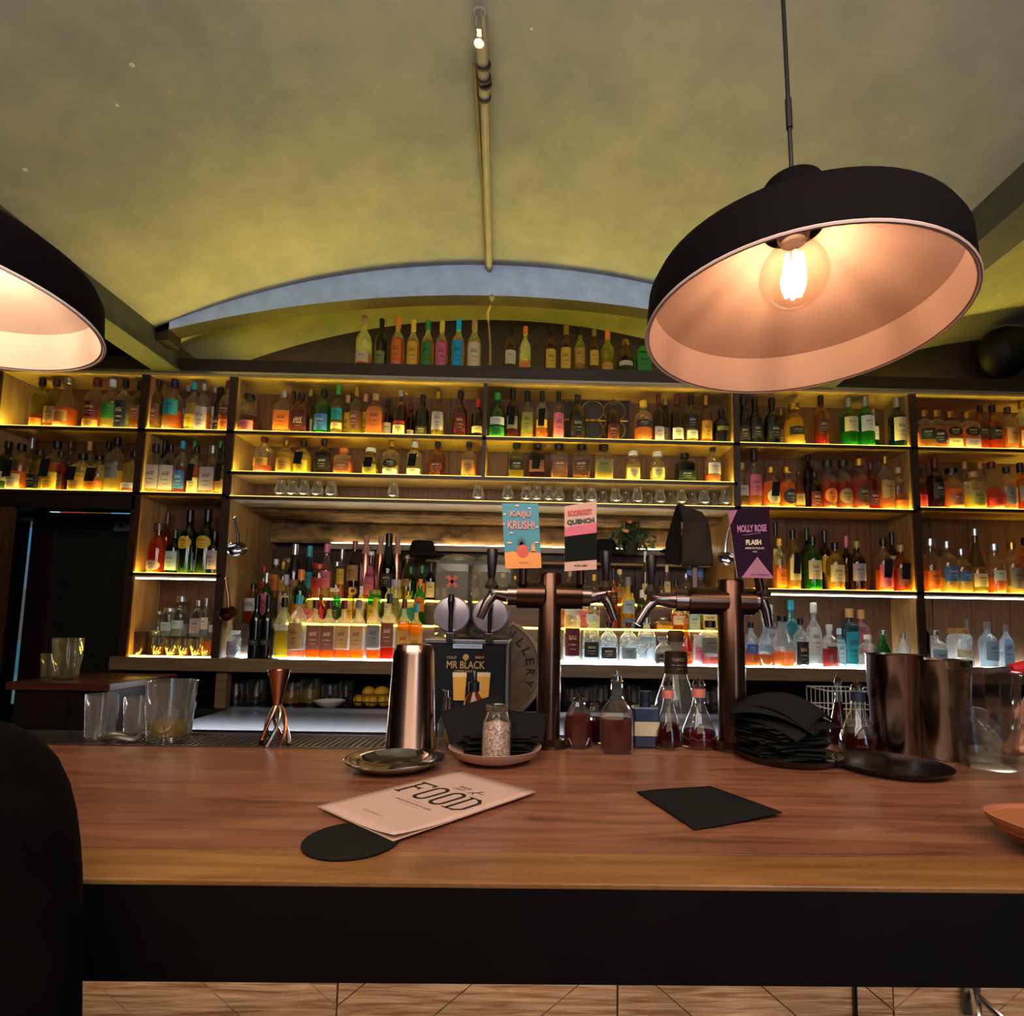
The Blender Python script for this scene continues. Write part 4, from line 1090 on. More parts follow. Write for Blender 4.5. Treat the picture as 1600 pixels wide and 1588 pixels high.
# drip mat behind the left half of the counter
dm = empty('drip_tray', (0, 1.102, 0)); tag(dm, 'perforated steel drip tray along the back edge of the counter, left half', 'tray')
MB().box((-2.2, 0, ZC-.03), (-.262, .125, ZC-.012)).build('tray_base', STEEL, dm)
for y_ in (0, .120): MB().box((-2.2, y_, ZC-.014), (-.262, y_+.005, ZC+.002)).build('tray_lip', STEEL, dm)
nb = 150
barsm = MB()
for k in range(nb):
    x = -2.19+k*(1.92/nb); barsm.box((x, .008, ZC-.006), (x+.0055, .117, ZC-.002))
g_ = barsm.build('grille_bars', STEEL, dm); g_['kind'] = 'stuff'
MB().box((-2.2, .060, ZC-.010), (-.262, .065, ZC-.006)).build('cross_bar', STEEL, dm)
# chevron boarded front of the bar
CHEV = [wood('chevron_board_%d_%d' % (i, s_), a_, b_, .55, 'x', 12, 14, bstr=.6, rot=(0, s_*.675, 0)) for s_ in (-1, 1) for i, (a_, b_) in enumerate([('#6a4020', '#c89a68'), ('#8a5c34', '#e0b890'), ('#4a2e18', '#a8794c'), ('#7a5030', '#d8b088')])]
YC = .75
fr = empty('front_panel', (0, YC-YN, 0)); fr.parent = bar
MB().box((XL, .012, 0), (XR, .03, .99)).build('backing', BLACKP, fr)
cw_ = .36; pitch = .078*sqrt(2)
ci = 0
for c in range(-3, 6):
    x0 = c*cw_+.12; x1 = x0+cw_; up = 1 if c % 2 else -1
    if c in (3,): up = -up
    for k in range(-5, 9):
        zb0 = .985-k*pitch
        z0, z1 = (zb0, zb0-cw_*.8) if up < 0 else (zb0-cw_*.8, zb0)
        poly = [(x0+.0012, z0), (x1-.0012, z1), (x1-.0012, z1-pitch+.002), (x0+.0012, z0-pitch+.002)]
        # clip to z range
        def clip(poly, zc, keep_below):
            out = []
            for i in range(len(poly)):
                a, b = poly[i], poly[(i+1) % len(poly)]; ina = (a[1] <= zc) == keep_below or a[1] == zc; inb = (b[1] <= zc) == keep_below or b[1] == zc
                if ina: out.append(a)
                if ina != inb: t = (zc-a[1])/(b[1]-a[1]); out.append((a[0]+t*(b[0]-a[0]), zc))
            return out
        poly = clip(clip(poly, .988, True), .10, False) if poly else []
        if len(poly) < 3: continue
        dy = random.uniform(0, .002)
        o = MB().prism(poly, dy, .012).build('board', CHEV[(ci*7+k) % 4+(4 if up > 0 else 0)], fr); ci += 1
jx = P(1335, 1570, YC).x
MB().box((jx-.002, -.004, .1), (jx+.002, .002, .988)).build('joint_strip', BLACKP, fr)
MB().box((XL, -.01, 0), (XR, .012, .10)).build('kickboard', BLACKM, fr)
# bag hook
q = P(1532, 1572, .73); hk = empty('bag_hook', (q.x, YC-.002, q.z)); tag(hk, 'small metal bag hook under the counter at the right', 'hook')
MB().box((-.012, -.006, -.02), (.012, 0, .04)).build('plate', plain('pewter', '#77736a', .4, .9), hk, bevel=.002)
for s_ in (-1, 1): MB().tube([(0, -.006, .01), (s_*.014, -.03, -.004), (s_*.024, -.045, -.02), (s_*.026, -.055, .0)], .0045, 8).build('prong', CHROME, hk, smooth=True)
# ================================================================ PENDANT LAMPS
SHADE_OUT = plain('shade_black_enamel', '#0a0708', .7, 0, var=.1, spec=.03)
def pendant(c, tilt, in_col, bulb_e, label, cord_top, filcol):
    n = Vector((tilt[0], tilt[1], 1)).normalized(); R = n.to_track_quat('Z', 'Y')
    o = empty('pendant_lamp', c); tag(o, label, 'lamp'); o.rotation_mode = 'QUATERNION'; o.rotation_quaternion = R
    IN = plain('shade_lining_'+in_col, in_col, .55, var=.02)
    out = [(.2030, 0), (.2035, .004), (.2000, .056), (.192, .072), (.170, .088), (.10, .124), (.056, .150), (.050, .160), (.047, .200), (.040, .214), (.020, .222), (.006, .223)]
    inn = [(.2030, 0), (.199, .001), (.1940, .054), (.1935, .058), (.186, .063), (.165, .074), (.10, .109), (.046, .139), (.040, .150)]
    MB().lathe(out, 72, close=False).build('shade', SHADE_OUT, o, smooth=True)
    MB().lathe(inn, 72, close=False).build('shade_lining', IN, o, smooth=True)
    MB().tube([(.2032*cos(t), .2032*sin(t), .001) for t in [2*pi*j/72 for j in range(73)]], .0022, 6, cap=False).build('rolled_rim', plain('rim_'+in_col, in_col, .4, var=0), o, smooth=True)
    # socket, globe bulb with filaments
    MB().lathe([(.017, .130), (.021, .136), (.024, .160)], 20).build('socket', plain('socket_black', '#2a1a14', .5), o, smooth=True)
    bz = .080; br = .0460
    pr = [(.0135, .138), (.0145, .130)]+[(br*sin(t), bz+br*cos(t)) for t in [radians(18+j*(162/18)) for j in range(19)]]
    pr[-1] = (.0008, bz-br)
    bl = MB().lathe(pr, 36, close=False).build('bulb', thin_glass('bulb_glass', (1.0, .93, .86), refl=.35, rough=.02), o, smooth=True)
    MB().lathe([(.004, .078), (.005, .134)], 10).build('stem', thin_glass('bulb_glass', (0,0,0)), bl, smooth=True)
    F = emit('filament_'+filcol, filcol, bulb_e)
    for k in range(6):
        a = 2*pi*k/6; MB().tube([(.010*cos(a), .010*sin(a), .110), (.0135*cos(a), .0135*sin(a), .082), (.010*cos(a), .010*sin(a), .052)], .0030, 6).build('filament', F, bl)
    # cord straight up to the ceiling
    top = R @ Vector((0, 0, .220)) + Vector(c)
    ce = empty('cord_anchor', (0,0,0)); bpy.data.objects.remove(ce)
    Ri = R.inverted(); pts = [top, top+(Vector(cord_top)-top)*.33, top+(Vector(cord_top)-top)*.66, Vector(cord_top)]
    pts = [Ri @ (Vector(p)-Vector(c)) for p in pts]
    MB().tube(pts, .0032, 8).build('cord', BLACKP, o, smooth=True)
    j = pts[0]+(pts[3]-pts[0])*.085; MB().tube([j, pts[0]+(pts[3]-pts[0])*.13], .0048, 8).build('cord_joiner', BLACKP, o, smooth=True)
    mb = MB(); mb.lathe([(.045, 0), (.045, -.02), (.02, -.03)], 24); rs = mb.build('ceiling_rose', BLACKP, o, smooth=True); rs.location = pts[3]; rs.rotation_mode = 'QUATERNION'; rs.rotation_quaternion = Ri
    return o
LC = Vector((.358, .724, 1.714))
pendant(LC, (0.012, 0.012), '#c4a698', 80, 'black pendant lamp with pinkish lining and glowing globe bulb over the right of the counter', (P(1217, 0, .724).x-.012, .724, vz(.35)), '#ffd2a8')
pendant(Vector((-.815, .684, 1.700)), (0, 0), '#e8d8cc', 150, 'black pendant lamp with creamy lining cut by the left edge of the photo', (-.815, .684, vz(-.815)), '#ffd8b8')
# ================================================================ BEER TAPS
WOODBLK = plain('tap_handle_black', '#160d0b', .4, var=.1)
def text_on(parent, s, w, x, z, m, h=None, bold=0, y=-.0046, name='lettering', ry=0):
    return text(s, w, (x, y, z), (pi/2, ry, 0), m, parent, name, h, bold)
YT = 1.16
def tower(px0, px1, ptop, label):
    x = (P(px0, 1000, YT).x+P(px1, 1000, YT).x)/2; r = (P(px1, 1000, YT).x-P(px0, 1000, YT).x)/2; zt = P(px0, ptop, YT).z-ZC
    o = empty('beer_tower', (x, YT, ZC)); tag(o, label, 'beer tap tower')
    MB().lathe([(r*1.9, 0), (r*1.9, .006), (r*1.25, .012), (r, .016), (r, zt-.004), (r*.94, zt)], 32).build('column', BRONZE, o, smooth=True)
    return o, x, r, zt
def faucet(o, x0, xr, zt, side, arm, handle=True, hz=.062, hxo=0, arm_y=0):
    z = zt-.046; s_ = side
    MB().tube([(s_*.012, arm_y, z), (s_*(xr+arm*.42), arm_y, z)], .0295, 24).build('arm', BRONZE, o, smooth=True)
    MB().tube([(s_*(xr+arm*.42), arm_y, z), (s_*(xr+arm*.60), arm_y, z)], .0235, 18).build('collar', plain('dark_chrome', '#7a6a62', .22, .95), o, smooth=True)
    MB().tube([(s_*(xr+arm*.60), arm_y, z), (s_*(xr+arm*.80), arm_y, z+.002), (s_*(xr+arm*.95), arm_y-.004, z+.004)], [.018, .014, .016], 14).build('faucet_body', plain('dark_chrome', '', 0), o, smooth=True)
    MB().tube([(s_*(xr+arm*.86), arm_y-.004, z+.002), (s_*(xr+arm*.99), arm_y-.008, z-.018), (s_*(xr+arm*1.12), arm_y-.008, z-.052)], [.012, .0105, .009], 12).build('spout', plain('dark_chrome', '', 0), o, smooth=True)
    xh = s_*(xr+arm*.92)
    MB().lathe([(.014, 0), (.016, .008), (.010, .018), (.007, .024)], 18).build('bonnet', plain('dark_chrome', '', 0), o, smooth=True, loc=(xh, arm_y-.004, z+.010))
    if handle:
        MB().lathe([(.006, .02), (.008, .024), (.0105, .054), (.0125, .080), (.011, .087), (.004, .089)], 18).build('handle', WOODBLK, o, smooth=True, loc=(xh, arm_y-.004, z+.008))
tw1, x1_, r1_, zt1 = tower(840, 877, 896, 'brown bronze beer tap column with two taps left of centre right bottles')
faucet(tw1, x1_, r1_, zt1, -1, .108); faucet(tw1, x1_, r1_, zt1, 1, .100)
tw2, x2_, r2_, zt2 = tower(1122, 1163, 906, 'brown bronze beer tap column beside the napkin pile on the right')
faucet(tw2, x2_, r2_, zt2, -1, .155); faucet(tw2, x2_, r2_, zt2, 1, .044, handle=False)
# pump clips (flat cards on stalks)
def card(name, quad, Y, face, edge, label, stalk_to, th=.004):
    """quad: pixel corners TL,TR,BR,BL"""
    pts = [P(x, y, Y) for x, y in quad]; c = sum(pts, Vector())/4
    o = empty(name, c); tag(o, label, 'pump clip', 'beer pump clips')
    L = [p-c for p in pts]; v = [(p.x, -th/2, p.z) for p in L]+[(p.x, th/2, p.z) for p in L]
    me = MB().add(v, [(0, 3, 2, 1)], 0); me.add(v, [(4, 5, 6, 7), (0, 1, 5, 4), (1, 2, 6, 5), (2, 3, 7, 6), (3, 0, 4, 7)], 1)
    me.build('plate', [face, edge], o, bevel=0)
    if stalk_to:
        b = (L[2]+L[3])/2; st = Vector(stalk_to)-c
        MB().tube([(b.x*.5+st.x*.5, .006, b.z+.012), (st.x, .008, st.z)], .009, 12).build('stalk', BRONZE, o, smooth=True)
    def uv(u, v_):   # u 0..1 left-right, v 0..1 top-bottom
        a = L[0].lerp(L[1], u); b = L[3].lerp(L[2], u); return a.lerp(b, v_)
    return o, uv
def quadp(o, uv, pts, m, name, y=-.0040):
    v = []
    for u, v_ in pts: q = uv(u, v_); v.append((q.x, y, q.z))
    v2 = [(p[0], y+.0004, p[2]) for p in v]; n = len(v)
    mb = MB(); mb.add(v+v2, [tuple(range(n))]+[(i, (i+1) % n, n+(i+1) % n, n+i) for i in range(n)]); return mb.build(name, m, o)
def ctext(o, uv, s, u, v_, wfrac, m, h=None, bold=0, y=-.0052, name='lettering', ry=0):
    q = uv(u, v_); W = (uv(1, v_)-uv(0, v_)).length; H = (uv(u, 1)-uv(u, 0)).length
    return text(s, W*wfrac, (q.x, y, q.z), (pi/2, ry, 0), m, o, name, H*h if h else None, bold)
TEAL = plain('card_teal', '#2f7f8c', .5, var=.04); SALM = plain('card_salmon', '#dc8468', .5, var=.03); ORNG = plain('card_orange', '#e08a34', .5, var=.05)
CREAM = plain('card_cream', '#c99a80', .5, var=.03); REDP = plain('card_red', '#c23a30', .5, var=.03); BLKI = plain('card_black', '#120e10', .5); PNKC = plain('card_pink', '#d0566a', .5, var=.03)
o, uv = card('pump_clip', [(784, 787), (841, 787), (846, 888), (790, 889)], 1.125, TEAL, plain('card_edge', '#3a2a20', .6), 'teal and orange beer pump clip reading KAIJU KRUSH', (P(817, 915, YT).x, YT-.02, P(817, 915, YT).z))
quadp(o, uv, [(0, .76), (.25, .74), (.5, .79), (.8, .74), (1, .78), (1, 1), (0, 1)], ORNG, 'orange_ground')
ctext(o, uv, 'KAIJU', .50, .18, .58, SALM, .115, .02); ctext(o, uv, 'KRUSH!', .50, .34, .74, SALM, .125, .02)
for u, v_, s_ in [(.42, .05, .07), (.75, .09, .05), (.06, .18, .05), (.93, .38, .05), (.22, .47, .06), (.15, .62, .09), (.90, .62, .07), (.03, .33, .04)]:
    quadp(o, uv, [(u-s_, v_), (u-s_*.6, v_-.018), (u, v_-.028), (u+s_*.6, v_-.018), (u+s_, v_)], plain('cloud_pink', '#e8b0a0', .5), 'cloud')
quadp(o, uv, [(.5+.17*cos(t), .74+.10*sin(t)) for t in [2*pi*j/16 for j in range(16)]], plain('fruit_red', '#c8482c', .5), 'fruit', -.0046)
for k in range(7):
    a = -1.2+k*.4; quadp(o, uv, [(.44, .66), (.48+.16*sin(a), .66-.16*cos(a)), (.52, .66)], plain('crown_green', '#3c4a38', .6), 'fruit_leaf', -.0044)
quadp(o, uv, [(.74, .76), (.76, .60), (.80, .66), (.84, .60), (.86, .76)], ORNG, 'small_flame')
ctext(o, uv, 'PALE ALE', .52, .915, .26, plain('card_rust', '#8a4a20', .5))
o, uv = card('pump_clip', [(882, 792), (932, 783), (932, 890), (882, 893)], 1.125, CREAM, plain('card_edge_pink', '#d8a890', .5), 'pink cream and black beer pump clip reading QUENCH', (P(905, 915, YT).x, YT-.02, P(905, 915, YT).z), .006)
quadp(o, uv, [(0, .33), (1, .33), (1, .47), (0, .47)], PNKC, 'pink_band'); quadp(o, uv, [(0, .47), (1, .47), (1, .86), (0, .86)], plain('hatch_black', '#0c100b', .7, spec=.1), 'black_panel')
mb = MB()
for k in range(14):
    u = k/14; q0 = uv(u, .86); q1 = uv(min(1, u+.30), .86-.39*min(1, (1-u)/.30)*1.0); mb.tube([(q0.x, -.0044, q0.z), (q1.x, -.0044, q1.z)], .00035, 4)
mb.build('hatching', plain('hatch_green', '#1c2c1e', .6, spec=.1), o)
ctext(o, uv, 'BODRIGGY', .48, .135, .76, REDP, .085, .05, ry=-.12); ctext(o, uv, 'QUENCH', .50, .275, .84, BLKI, .085, .05, ry=-.12); ctext(o, uv, '4.5% ABV', .50, .93, .42, BLKI, .028, .03, ry=-.02); ctext(o, uv, '5%', .80, .40, .18, plain('soft_pink', '#e89a98', .5), .04)
o, uv = card('pump_clip', [(1137, 799), (1201, 792), (1207, 904), (1152, 903)], 1.125, plain('card_plum', '#261022', .7, var=.05, spec=.1), plain('card_edge_pink', '', 0), 'dark purple beer pump clip reading MOLLY ROSE FLASH', (P(1180, 925, YT).x, YT-.02, P(1180, 925, YT).z), .006)
quadp(o, uv, [(.0, .0), (.22, .0), (.02, .20), (0.0, .2)], plain('card_mauve', '#a8647c', .5), 'mauve_corner'); quadp(o, uv, [(.10, 1), (.60, .70), (1, .985), (1, 1)], plain('card_mauve', '', 0), 'mauve_triangle')
MV = plain('mauve_ink', '#b8709a', .5); CR = plain('cream_ink', '#e8c8b0', .5)
ctext(o, uv, 'MOLLY ROSE', .52, .29, .74, MV, .105, .04, ry=-.06); ctext(o, uv, 'FLASH', .53, .49, .40, CR, .075, .05, ry=-.04); ctext(o, uv, 'AMERICAN PALE ALE', .54, .575, .50, CR, .028, .02, ry=-.02); ctext(o, uv, '4.4%', .54, .625, .12, CR, .024)
quadp(o, uv, [(.28, .375), (.74, .36), (.74, .366), (.28, .381)], MV, 'rule'); ctext(o, uv, 'MOLLY ROSE BREWING', .62, .955, .52, plain('card_plum', '', 0), .02)
# black cloth folded over the third tap clip
def cloth_tap():
    Y = 1.12; o = empty('draped_cloth', P(1078, 850, Y)); tag(o, 'dark grey cloth bag draped over the third tap handle', 'cloth'); c = o.location
    CL = plain('cloth_charcoal', '#2c2620', .95, var=.2, spec=.1); CD = plain('cloth_black', '#100e0d', .95, var=.1, spec=.1)
    def poly(name, pts, y0, y1, m):
        pp = [P(x, y, Y)-c for x, y in pts]; MB().prism([(p.x, p.z) for p in pp], y0, y1).build(name, m, o, bevel=.002)
    # front flap, curved over the top
    mb = MB(); v = []; f = []; nu, nv = 10, 9
    L = [(1064, 798), (1064, 815), (1063, 840), (1062, 865), (1062, 887)]; Rr = [(1094, 803), (1103, 818), (1108, 840), (1110, 865), (1110, 886)]
    def inter(A, t): t *= len(A)-1; i = min(int(t), len(A)-2); u = t-i; return (A[i][0]*(1-u)+A[i+1][0]*u, A[i][1]*(1-u)+A[i+1][1]*u)
    for j in range(nv+1):
        a = inter(L, j/nv); b = inter(Rr, j/nv)
        for i in range(nu+1):
            t = i/nu; p = P(a[0]*(1-t)+b[0]*t, a[1]*(1-t)+b[1]*t, Y)-c; bul = .010*sin(pi*t)*(.5+.5*j/nv)+.003*sin(6*t+j)
            v.append((p.x, -.014-bul, p.z))
    for j in range(nv):
        for i in range(nu): q = j*(nu+1)+i; f.append((q, q+nu+1, q+nu+2, q+1))
    mb.add(v, f); fo = mb.build('front_flap', CL, o, smooth=True, sharp=80); so = fo.modifiers.new('thick', 'SOLIDIFY'); so.thickness = .002
    poly('back_flap', [(1057, 789), (1064, 800), (1063, 884), (1040, 880), (1040, 850), (1048, 820)], -.004, .004, CD)
    poly('top_fold', [(1057, 789), (1094, 803), (1103, 822), (1064, 815)], -.018, .006, CL)
    poly('blue_tag', [(1073, 887), (1099, 887), (1098, 905), (1072, 899)], -.003, .001, plain('tag_blue', '#2c4c74', .6))
    poly('stalk', [(1080, 884), (1090, 884), (1090, 920), (1080, 920)], -.004, .006, BRONZE)
cloth_tap()
# ================================================================ DRINKS MACHINE
YM = 1.52
c0 = P(665, 1003, YM); c1 = P(792, 1003, YM); zb_ = .885
mch = empty('drinks_dispenser', ((c0.x+c1.x)/2, YM, zb_)); tag(mch, 'black twin-tank frozen drinks machine reading MR BLACK behind the counter', 'drinks machine')
wx = (c1.x-c0.x)/2; ht = c0.z-zb_
SLATE = plain('machine_slate', '#101416', .6, var=.08, spec=.2)
MB().box((-wx, 0, 0), (wx, .34, ht)).build('housing', SLATE, mch, bevel=.006)
MB().box((-wx-.004, -.004, ht-.004), (wx+.004, .34, ht+.008)).build('top_plate', STEEL, mch, bevel=.002)
GOLDI = plain('gold_ink', '#b08a58', .5)
def mp(px, py): q = P(px, py, YM-.004); return q.x-mch.location.x, q.z-zb_
for s_, w_, px, py, hh in [('MR BLACK', .104, 728, 1039, .021), ('COLD', .026, 706, 1027.5, .007), ('BREW', .024, 750, 1027.5, .007), ('COFFEE LIQUEUR', .060, 728, 1049, .006)]:
    x, z = mp(px, py); text(s_, w_, (x, -.0075, z), (pi/2, 0, 0), GOLDI, mch, 'lettering', hh, .02)
x, z = mp(728, 1027.5); MB().lathe([(.009, 0), (.006, .0015)], 16).build('emblem', GOLDI, mch, loc=(x, -.0065, z)).rotation_euler = (pi/2, 0, 0)
x, z = mp(731, 1010); MB().box((x-.040, -.008, z-.006), (x+.040, -.005, z+.006)).build('tape_label', plain('tape_pale_blue', '#a8bcd0', .5), mch); text('ESPRESSO MARTINI', .068, (x, -.0084, z), (pi/2, 0, 0), plain('ink_blue', '#34506a', .5), mch, 'lettering', .006)
for px in (718, 755):
    x, z = mp(px, 1074); MB().prism([(x-.019, z+.040), (x+.019, z+.040), (x+.015, z-.035), (x-.015, z-.035)], -.008, -.005).build('printed_glass', plain('drink_yellow', '#e0a440', .4, var=.08), mch)
    MB().box((x-.019, -.0086, z+.028), (x+.019, -.008, z+.040)).build('printed_foam', plain('foam_cream', '#e8cf98', .4), mch)
TANK = thin_glass('tank_clear', (.90, .90, .86), refl=1.0, body=.24)
DISC = plain('drum_face', '#9a8f98', .3, .35, var=.05)
for k, (pa, pb) in enumerate(((673, 738), (740, 792))):
    xa, _ = mp(pa, 950); xb, _ = mp(pb, 950); xc = (xa+xb)/2; rw = .053
    zt_ = P(705, 873, YM).z-zb_
    t_ = MB().prism([(xc+rw*a_*(.98), zz) for a_, zz in ((-1, ht+.012), (1, ht+.012), (1.02, zt_-.03), (.98, zt_), (-.98, zt_), (-1.02, zt_-.03))], .02, .26).build('tank', TANK, mch, bevel=.012)
    MB().lathe([(.050, -.006), (.054, 0), (.054, .012), (.040, .020), (.02, .024)], 32).build('tank_lid', plain('lid_smoke', '#6a6448', .3, coat=.3), mch, smooth=True, loc=(xc, .12, zt_+.001))
    MB().box((xc-.052, .03, zt_-.012), (xc+.052, .25, zt_-.004)).build('lid_gasket', BLACKP, mch)
    zd = P(705, 960, YM).z-zb_
    d_ = MB().lathe([(.050, 0), (.0505, .004), (.047, .010), (.03, .014), (.006, .015)], 40).build('drum_face', DISC, mch, smooth=True, loc=(xc, .014, zd)); d_.rotation_euler = (pi/2, 0, 0)
    MB().tube([(xc, -.012, zd-.055), (xc, -.014, zd-.035), (xc, -.012, zd+.005), (xc, -.018, zd+.035), (xc, -.012, zd+.052)], [.004, .006, .006, .0095, .008], 12).build('tap_handle', BLACKP, mch, smooth=True)
    MB().box((xc-.010, -.02, zd-.075), (xc+.010, .0, zd-.050)).build('tap_spout', CHROME, mch, bevel=.002)
    MB().tube([(xc, .03, zd), (xc, .24, zd)], .040, 24).build('auger_drum', STEEL, mch, smooth=True)
    if k == 0:
        z2 = P(700, 908, YM).z-zb_
        for s_ in (-1, 1): e_ = MB().box((-.020, 0, -.005), (.020, .0015, .005)).build('red_cross', plain('cross_red', '#b83820', .5), mch, loc=(xc-.004, .0165, z2)); e_.rotation_euler.y = s_*.85
MB().box((-.012, .10, ht+.01), (.0, .22, P(705, 873, YM).z-zb_)).build('centre_pillar', BLACKP, mch)
# round distillery sign leaning behind the machine
q = P(760, 1048, YM+.06); R_ = 82/FPX*(YM+.06)
bsn = empty('round_sign', (q.x+.02, YM+.37, zb_)); tag(bsn, 'round brown barrel-end sign reading DISTILLERY right of the drinks machine', 'sign')
qq = P(766, 1046, YM+.37); R_ = 78/FPX*(YM+.37); zc_ = qq.z-zb_; bsn.location.x = qq.x
BARR = wood('barrel_face', '#7a5c44', '#9a7c5c', .5, 'z', 4, 8)
a_ = MB().lathe([(R_*.93, 0), (R_, .0), (R_, .02), (R_*.93, .02)], 56).build('face', BARR, bsn, loc=(0, .02, zc_)); a_.rotation_euler = (pi/2, 0, 0)
MB().tube([(R_*cos(t), 0, zc_+R_*sin(t)) for t in [2*pi*j/56 for j in range(57)]], .008, 8, cap=False).build('hoop', plain('hoop_tan', '#9a8468', .4), bsn, smooth=True)
s_ = 'DISTILLERY'
for i, ch in enumerate(s_):
    a = radians(118 - i*15.2); x, z = R_*.80*cos(a), zc_+R_*.80*sin(a)
    text(ch, .022 if ch != 'I' else .006, (x, -.0012, z), (pi/2, -(pi/2-a)*-1, 0), BLACKP, bsn, 'letter', .030, .02)
    MB()
MB().prism([(-R_*.3, 0), (R_*.3, 0), (R_*.25, zc_-R_*.93), (-R_*.25, zc_-R_*.93)], .0, .03).build('stand', DARKW, bsn)
# inner bar station that carries the machine
st = empty('inner_bar_station', (0, 1.26, 0)); tag(st, 'dark inner worktop behind the counter carrying machine and bottles', 'worktop')
MB().box((-.36, 0, .85), (1.42, .72, .884)).build('worktop', BLACKM, st, bevel=.003); MB().box((-.34, .02, .0), (1.40, .70, .85)).build('carcass', BLACKM, st)
# ================================================================ THINGS ON THE COUNTER
Zc = ZC+.0006
def bar_xy(px, py): q = PZ(px, py, ZC); return q.x, q.y
def lathed(name, label, cat, loc, pr, m, group=None, n=40, sharp=40):
    o = MB().lathe(pr, n).build(name, m, smooth=True, loc=loc, sharp=sharp); return tag(o, label, cat, group)
SHK = plain('shaker_steel_rosy', '#8c766c', .20, 1, var=.03)
# tall shaker tin
x, y = bar_xy(641, 1177); hz = P(641, 1006, y).z-Zc
r1 = .0485; r0 = .036
sk = lathed('shaker_tin', 'tall upturned steel shaker tin standing left of the black napkin plate', 'shaker', (x, y, Zc), [(r1, 0), (r1+.0015, .002), (r1-.0015, .006), (r0+.003, hz-.020), (r0, hz-.010), (r0-.003, hz-.002), (r0-.010, hz)], SHK, n=56)
# jigger
x, y = bar_xy(429, 1171); y = 1.13; x = P(429, 1171, y).x; hz = P(430, 1047, y).z-ZC
CJ = plain('copper_jigger', '#b87a58', .2, 1, var=.05)
jg = empty('jigger', (x, y, ZC)); tag(jg, 'copper hourglass jigger with twisted waist on the drip tray', 'jigger')
MB().lathe([(.006, hz*.50), (.0085, hz*.56), (.0145, hz*.78), (.0205, hz*.985), (.0212, hz), (.0195, hz), (.013, hz*.78), (.005, hz*.6)], 30).build('upper_cup', CJ, jg, smooth=True)
for k in range(6):
    a = 2*pi*k/6; pts = [(.024*cos(a+t*1.6)*(1-t)**.7+.006*cos(a+1.6), .024*sin(a+t*1.6)*(1-t)**.7+.006*sin(a+1.6), t*hz*.52) for t in [j/8 for j in range(9)]]
    MB().tube(pts, [.0052, .0050, .0046, .004, .0035, .003, .003, .003, .003], 7).build('leg_strand', CJ if k % 2 else plain('steel_strand', '#b0a898', .22, 1), jg, smooth=True)
# metal tray-dish
x, y = bar_xy(622, 1194); y += .012; DM = plain('ashtray_steel', '#b4aea4', .12, 1, var=.08)
lathed('metal_dish', 'round polished steel dish in front of the tall shaker tin', 'dish', (x, y-.035, Zc), [(.050, 0), (.064, .003), (.083, .0145), (.0845, .016), (.083, .0175), (.068, .0150), (.060, .0185), (.056, .0190), (.053, .0160), (.046, .006), (.030, .0045), (.004, .0045)], DM, n=64, sharp=50)
# cream plate with black napkins and salt jar
x, y = bar_xy(773, 1190); px_, py_ = x, y+.005
pl = empty('cream_plate', (px_, py_, Zc)); tag(pl, 'cream stoneware plate holding black napkins and the salt jar', 'plate')
MB().lathe([(.046, 0), (.050, .002), (.074, .011), (.083, .024), (.0845, .026), (.082, .0262), (.071, .015), (.048, .006), (.004, .005)], 56).build('plate', plain('plate_cream', '#b8937c', .35, coat=.2, var=.05), pl, smooth=True)
JG_ = thin_glass('jar_clear', (.95, .93, .90), refl=.7, body=.05)
x, y = bar_xy(775, 1186); jy = py_-.030; jx_ = P(775, 1180, jy).x; hz = P(775, 1103, jy).z-(Zc+.007)
sj = empty('salt_jar', (jx_, jy, Zc+.0085)); tag(sj, 'small milk-bottle jar of white salt standing on the cream plate', 'jar')
MB().lathe([(.024, 0), (.0265, .003), (.027, hz*.55), (.025, hz*.70), (.0185, hz*.84), (.0175, hz*.88), (.0205, hz*.90), (.0205, hz*.985), (.018, hz), (.0165, hz*.97), (.0165, hz*.86), (.023, hz*.7), (.0245, hz*.5), (.0245, .006)], 32).build('glass', JG_, sj, smooth=True)
mb = MB(); mb.lathe([(.023, .005), (.0242, .01), (.0242, hz*.55), (.021, hz*.66), (.010, hz*.70), (.002, hz*.705)], 28)
sm, nt, oo = newmat('white_salt'); n_ = noise(nt, 220, detail=5); rr_ = ramp(nt, n_.outputs[0], [(.35, '#8a6a5a'), (.55, '#d8c4b4'), (.7, '#f0e4d8')]); b_ = bsdf(nt, Roughness=.6); nt.links.new(rr_.outputs[0], b_.inputs['Base Color']); nt.links.new(b_.outputs[0], oo.inputs[0])
s1 = mb.build('salt', sm, sj, smooth=True); s1['kind'] = 'stuff'
# napkins: square sheets, each a thing
def napkin(c, s, rot, label, group=None, bend=.0, th=.0012, name='napkin', tilt=(0, 0), w=None):
    n = 10; v = []; f = []; w = w or s
    for j in range(n+1):
        for i in range(n+1):
            u, t = i/n-.5, j/n-.5; z = bend*(u*u+t*t)*4 + .0012*sin(9*u+c[0]*70)*abs(t)
            v.append((u*w, t*s, z))
    for j in range(n):
        for i in range(n): q = j*(n+1)+i; f.append((q, q+1, q+n+2, q+n+1))
    o = MB().add(v, f).build(name, PAPER_BLACK, smooth=True, loc=c, sharp=80); o.rotation_euler = (tilt[0], tilt[1], rot)
    so = o.modifiers.new('thick', 'SOLIDIFY'); so.thickness = th; so.offset = 1; return tag(o, label, 'napkin', group)
rn = random.Random(11)
for k in range(14):
    napkin((px_+.006+rn.uniform(-.004, .004), py_+.032+rn.uniform(-.003, .003), Zc+.011+k*.0026), .082, rn.uniform(-.25, .25), 'flat black napkin on the cream plate, %s from the bottom of its stack' % ORD[k], 'napkin stack on the cream plate', 0, .0022, w=.125)
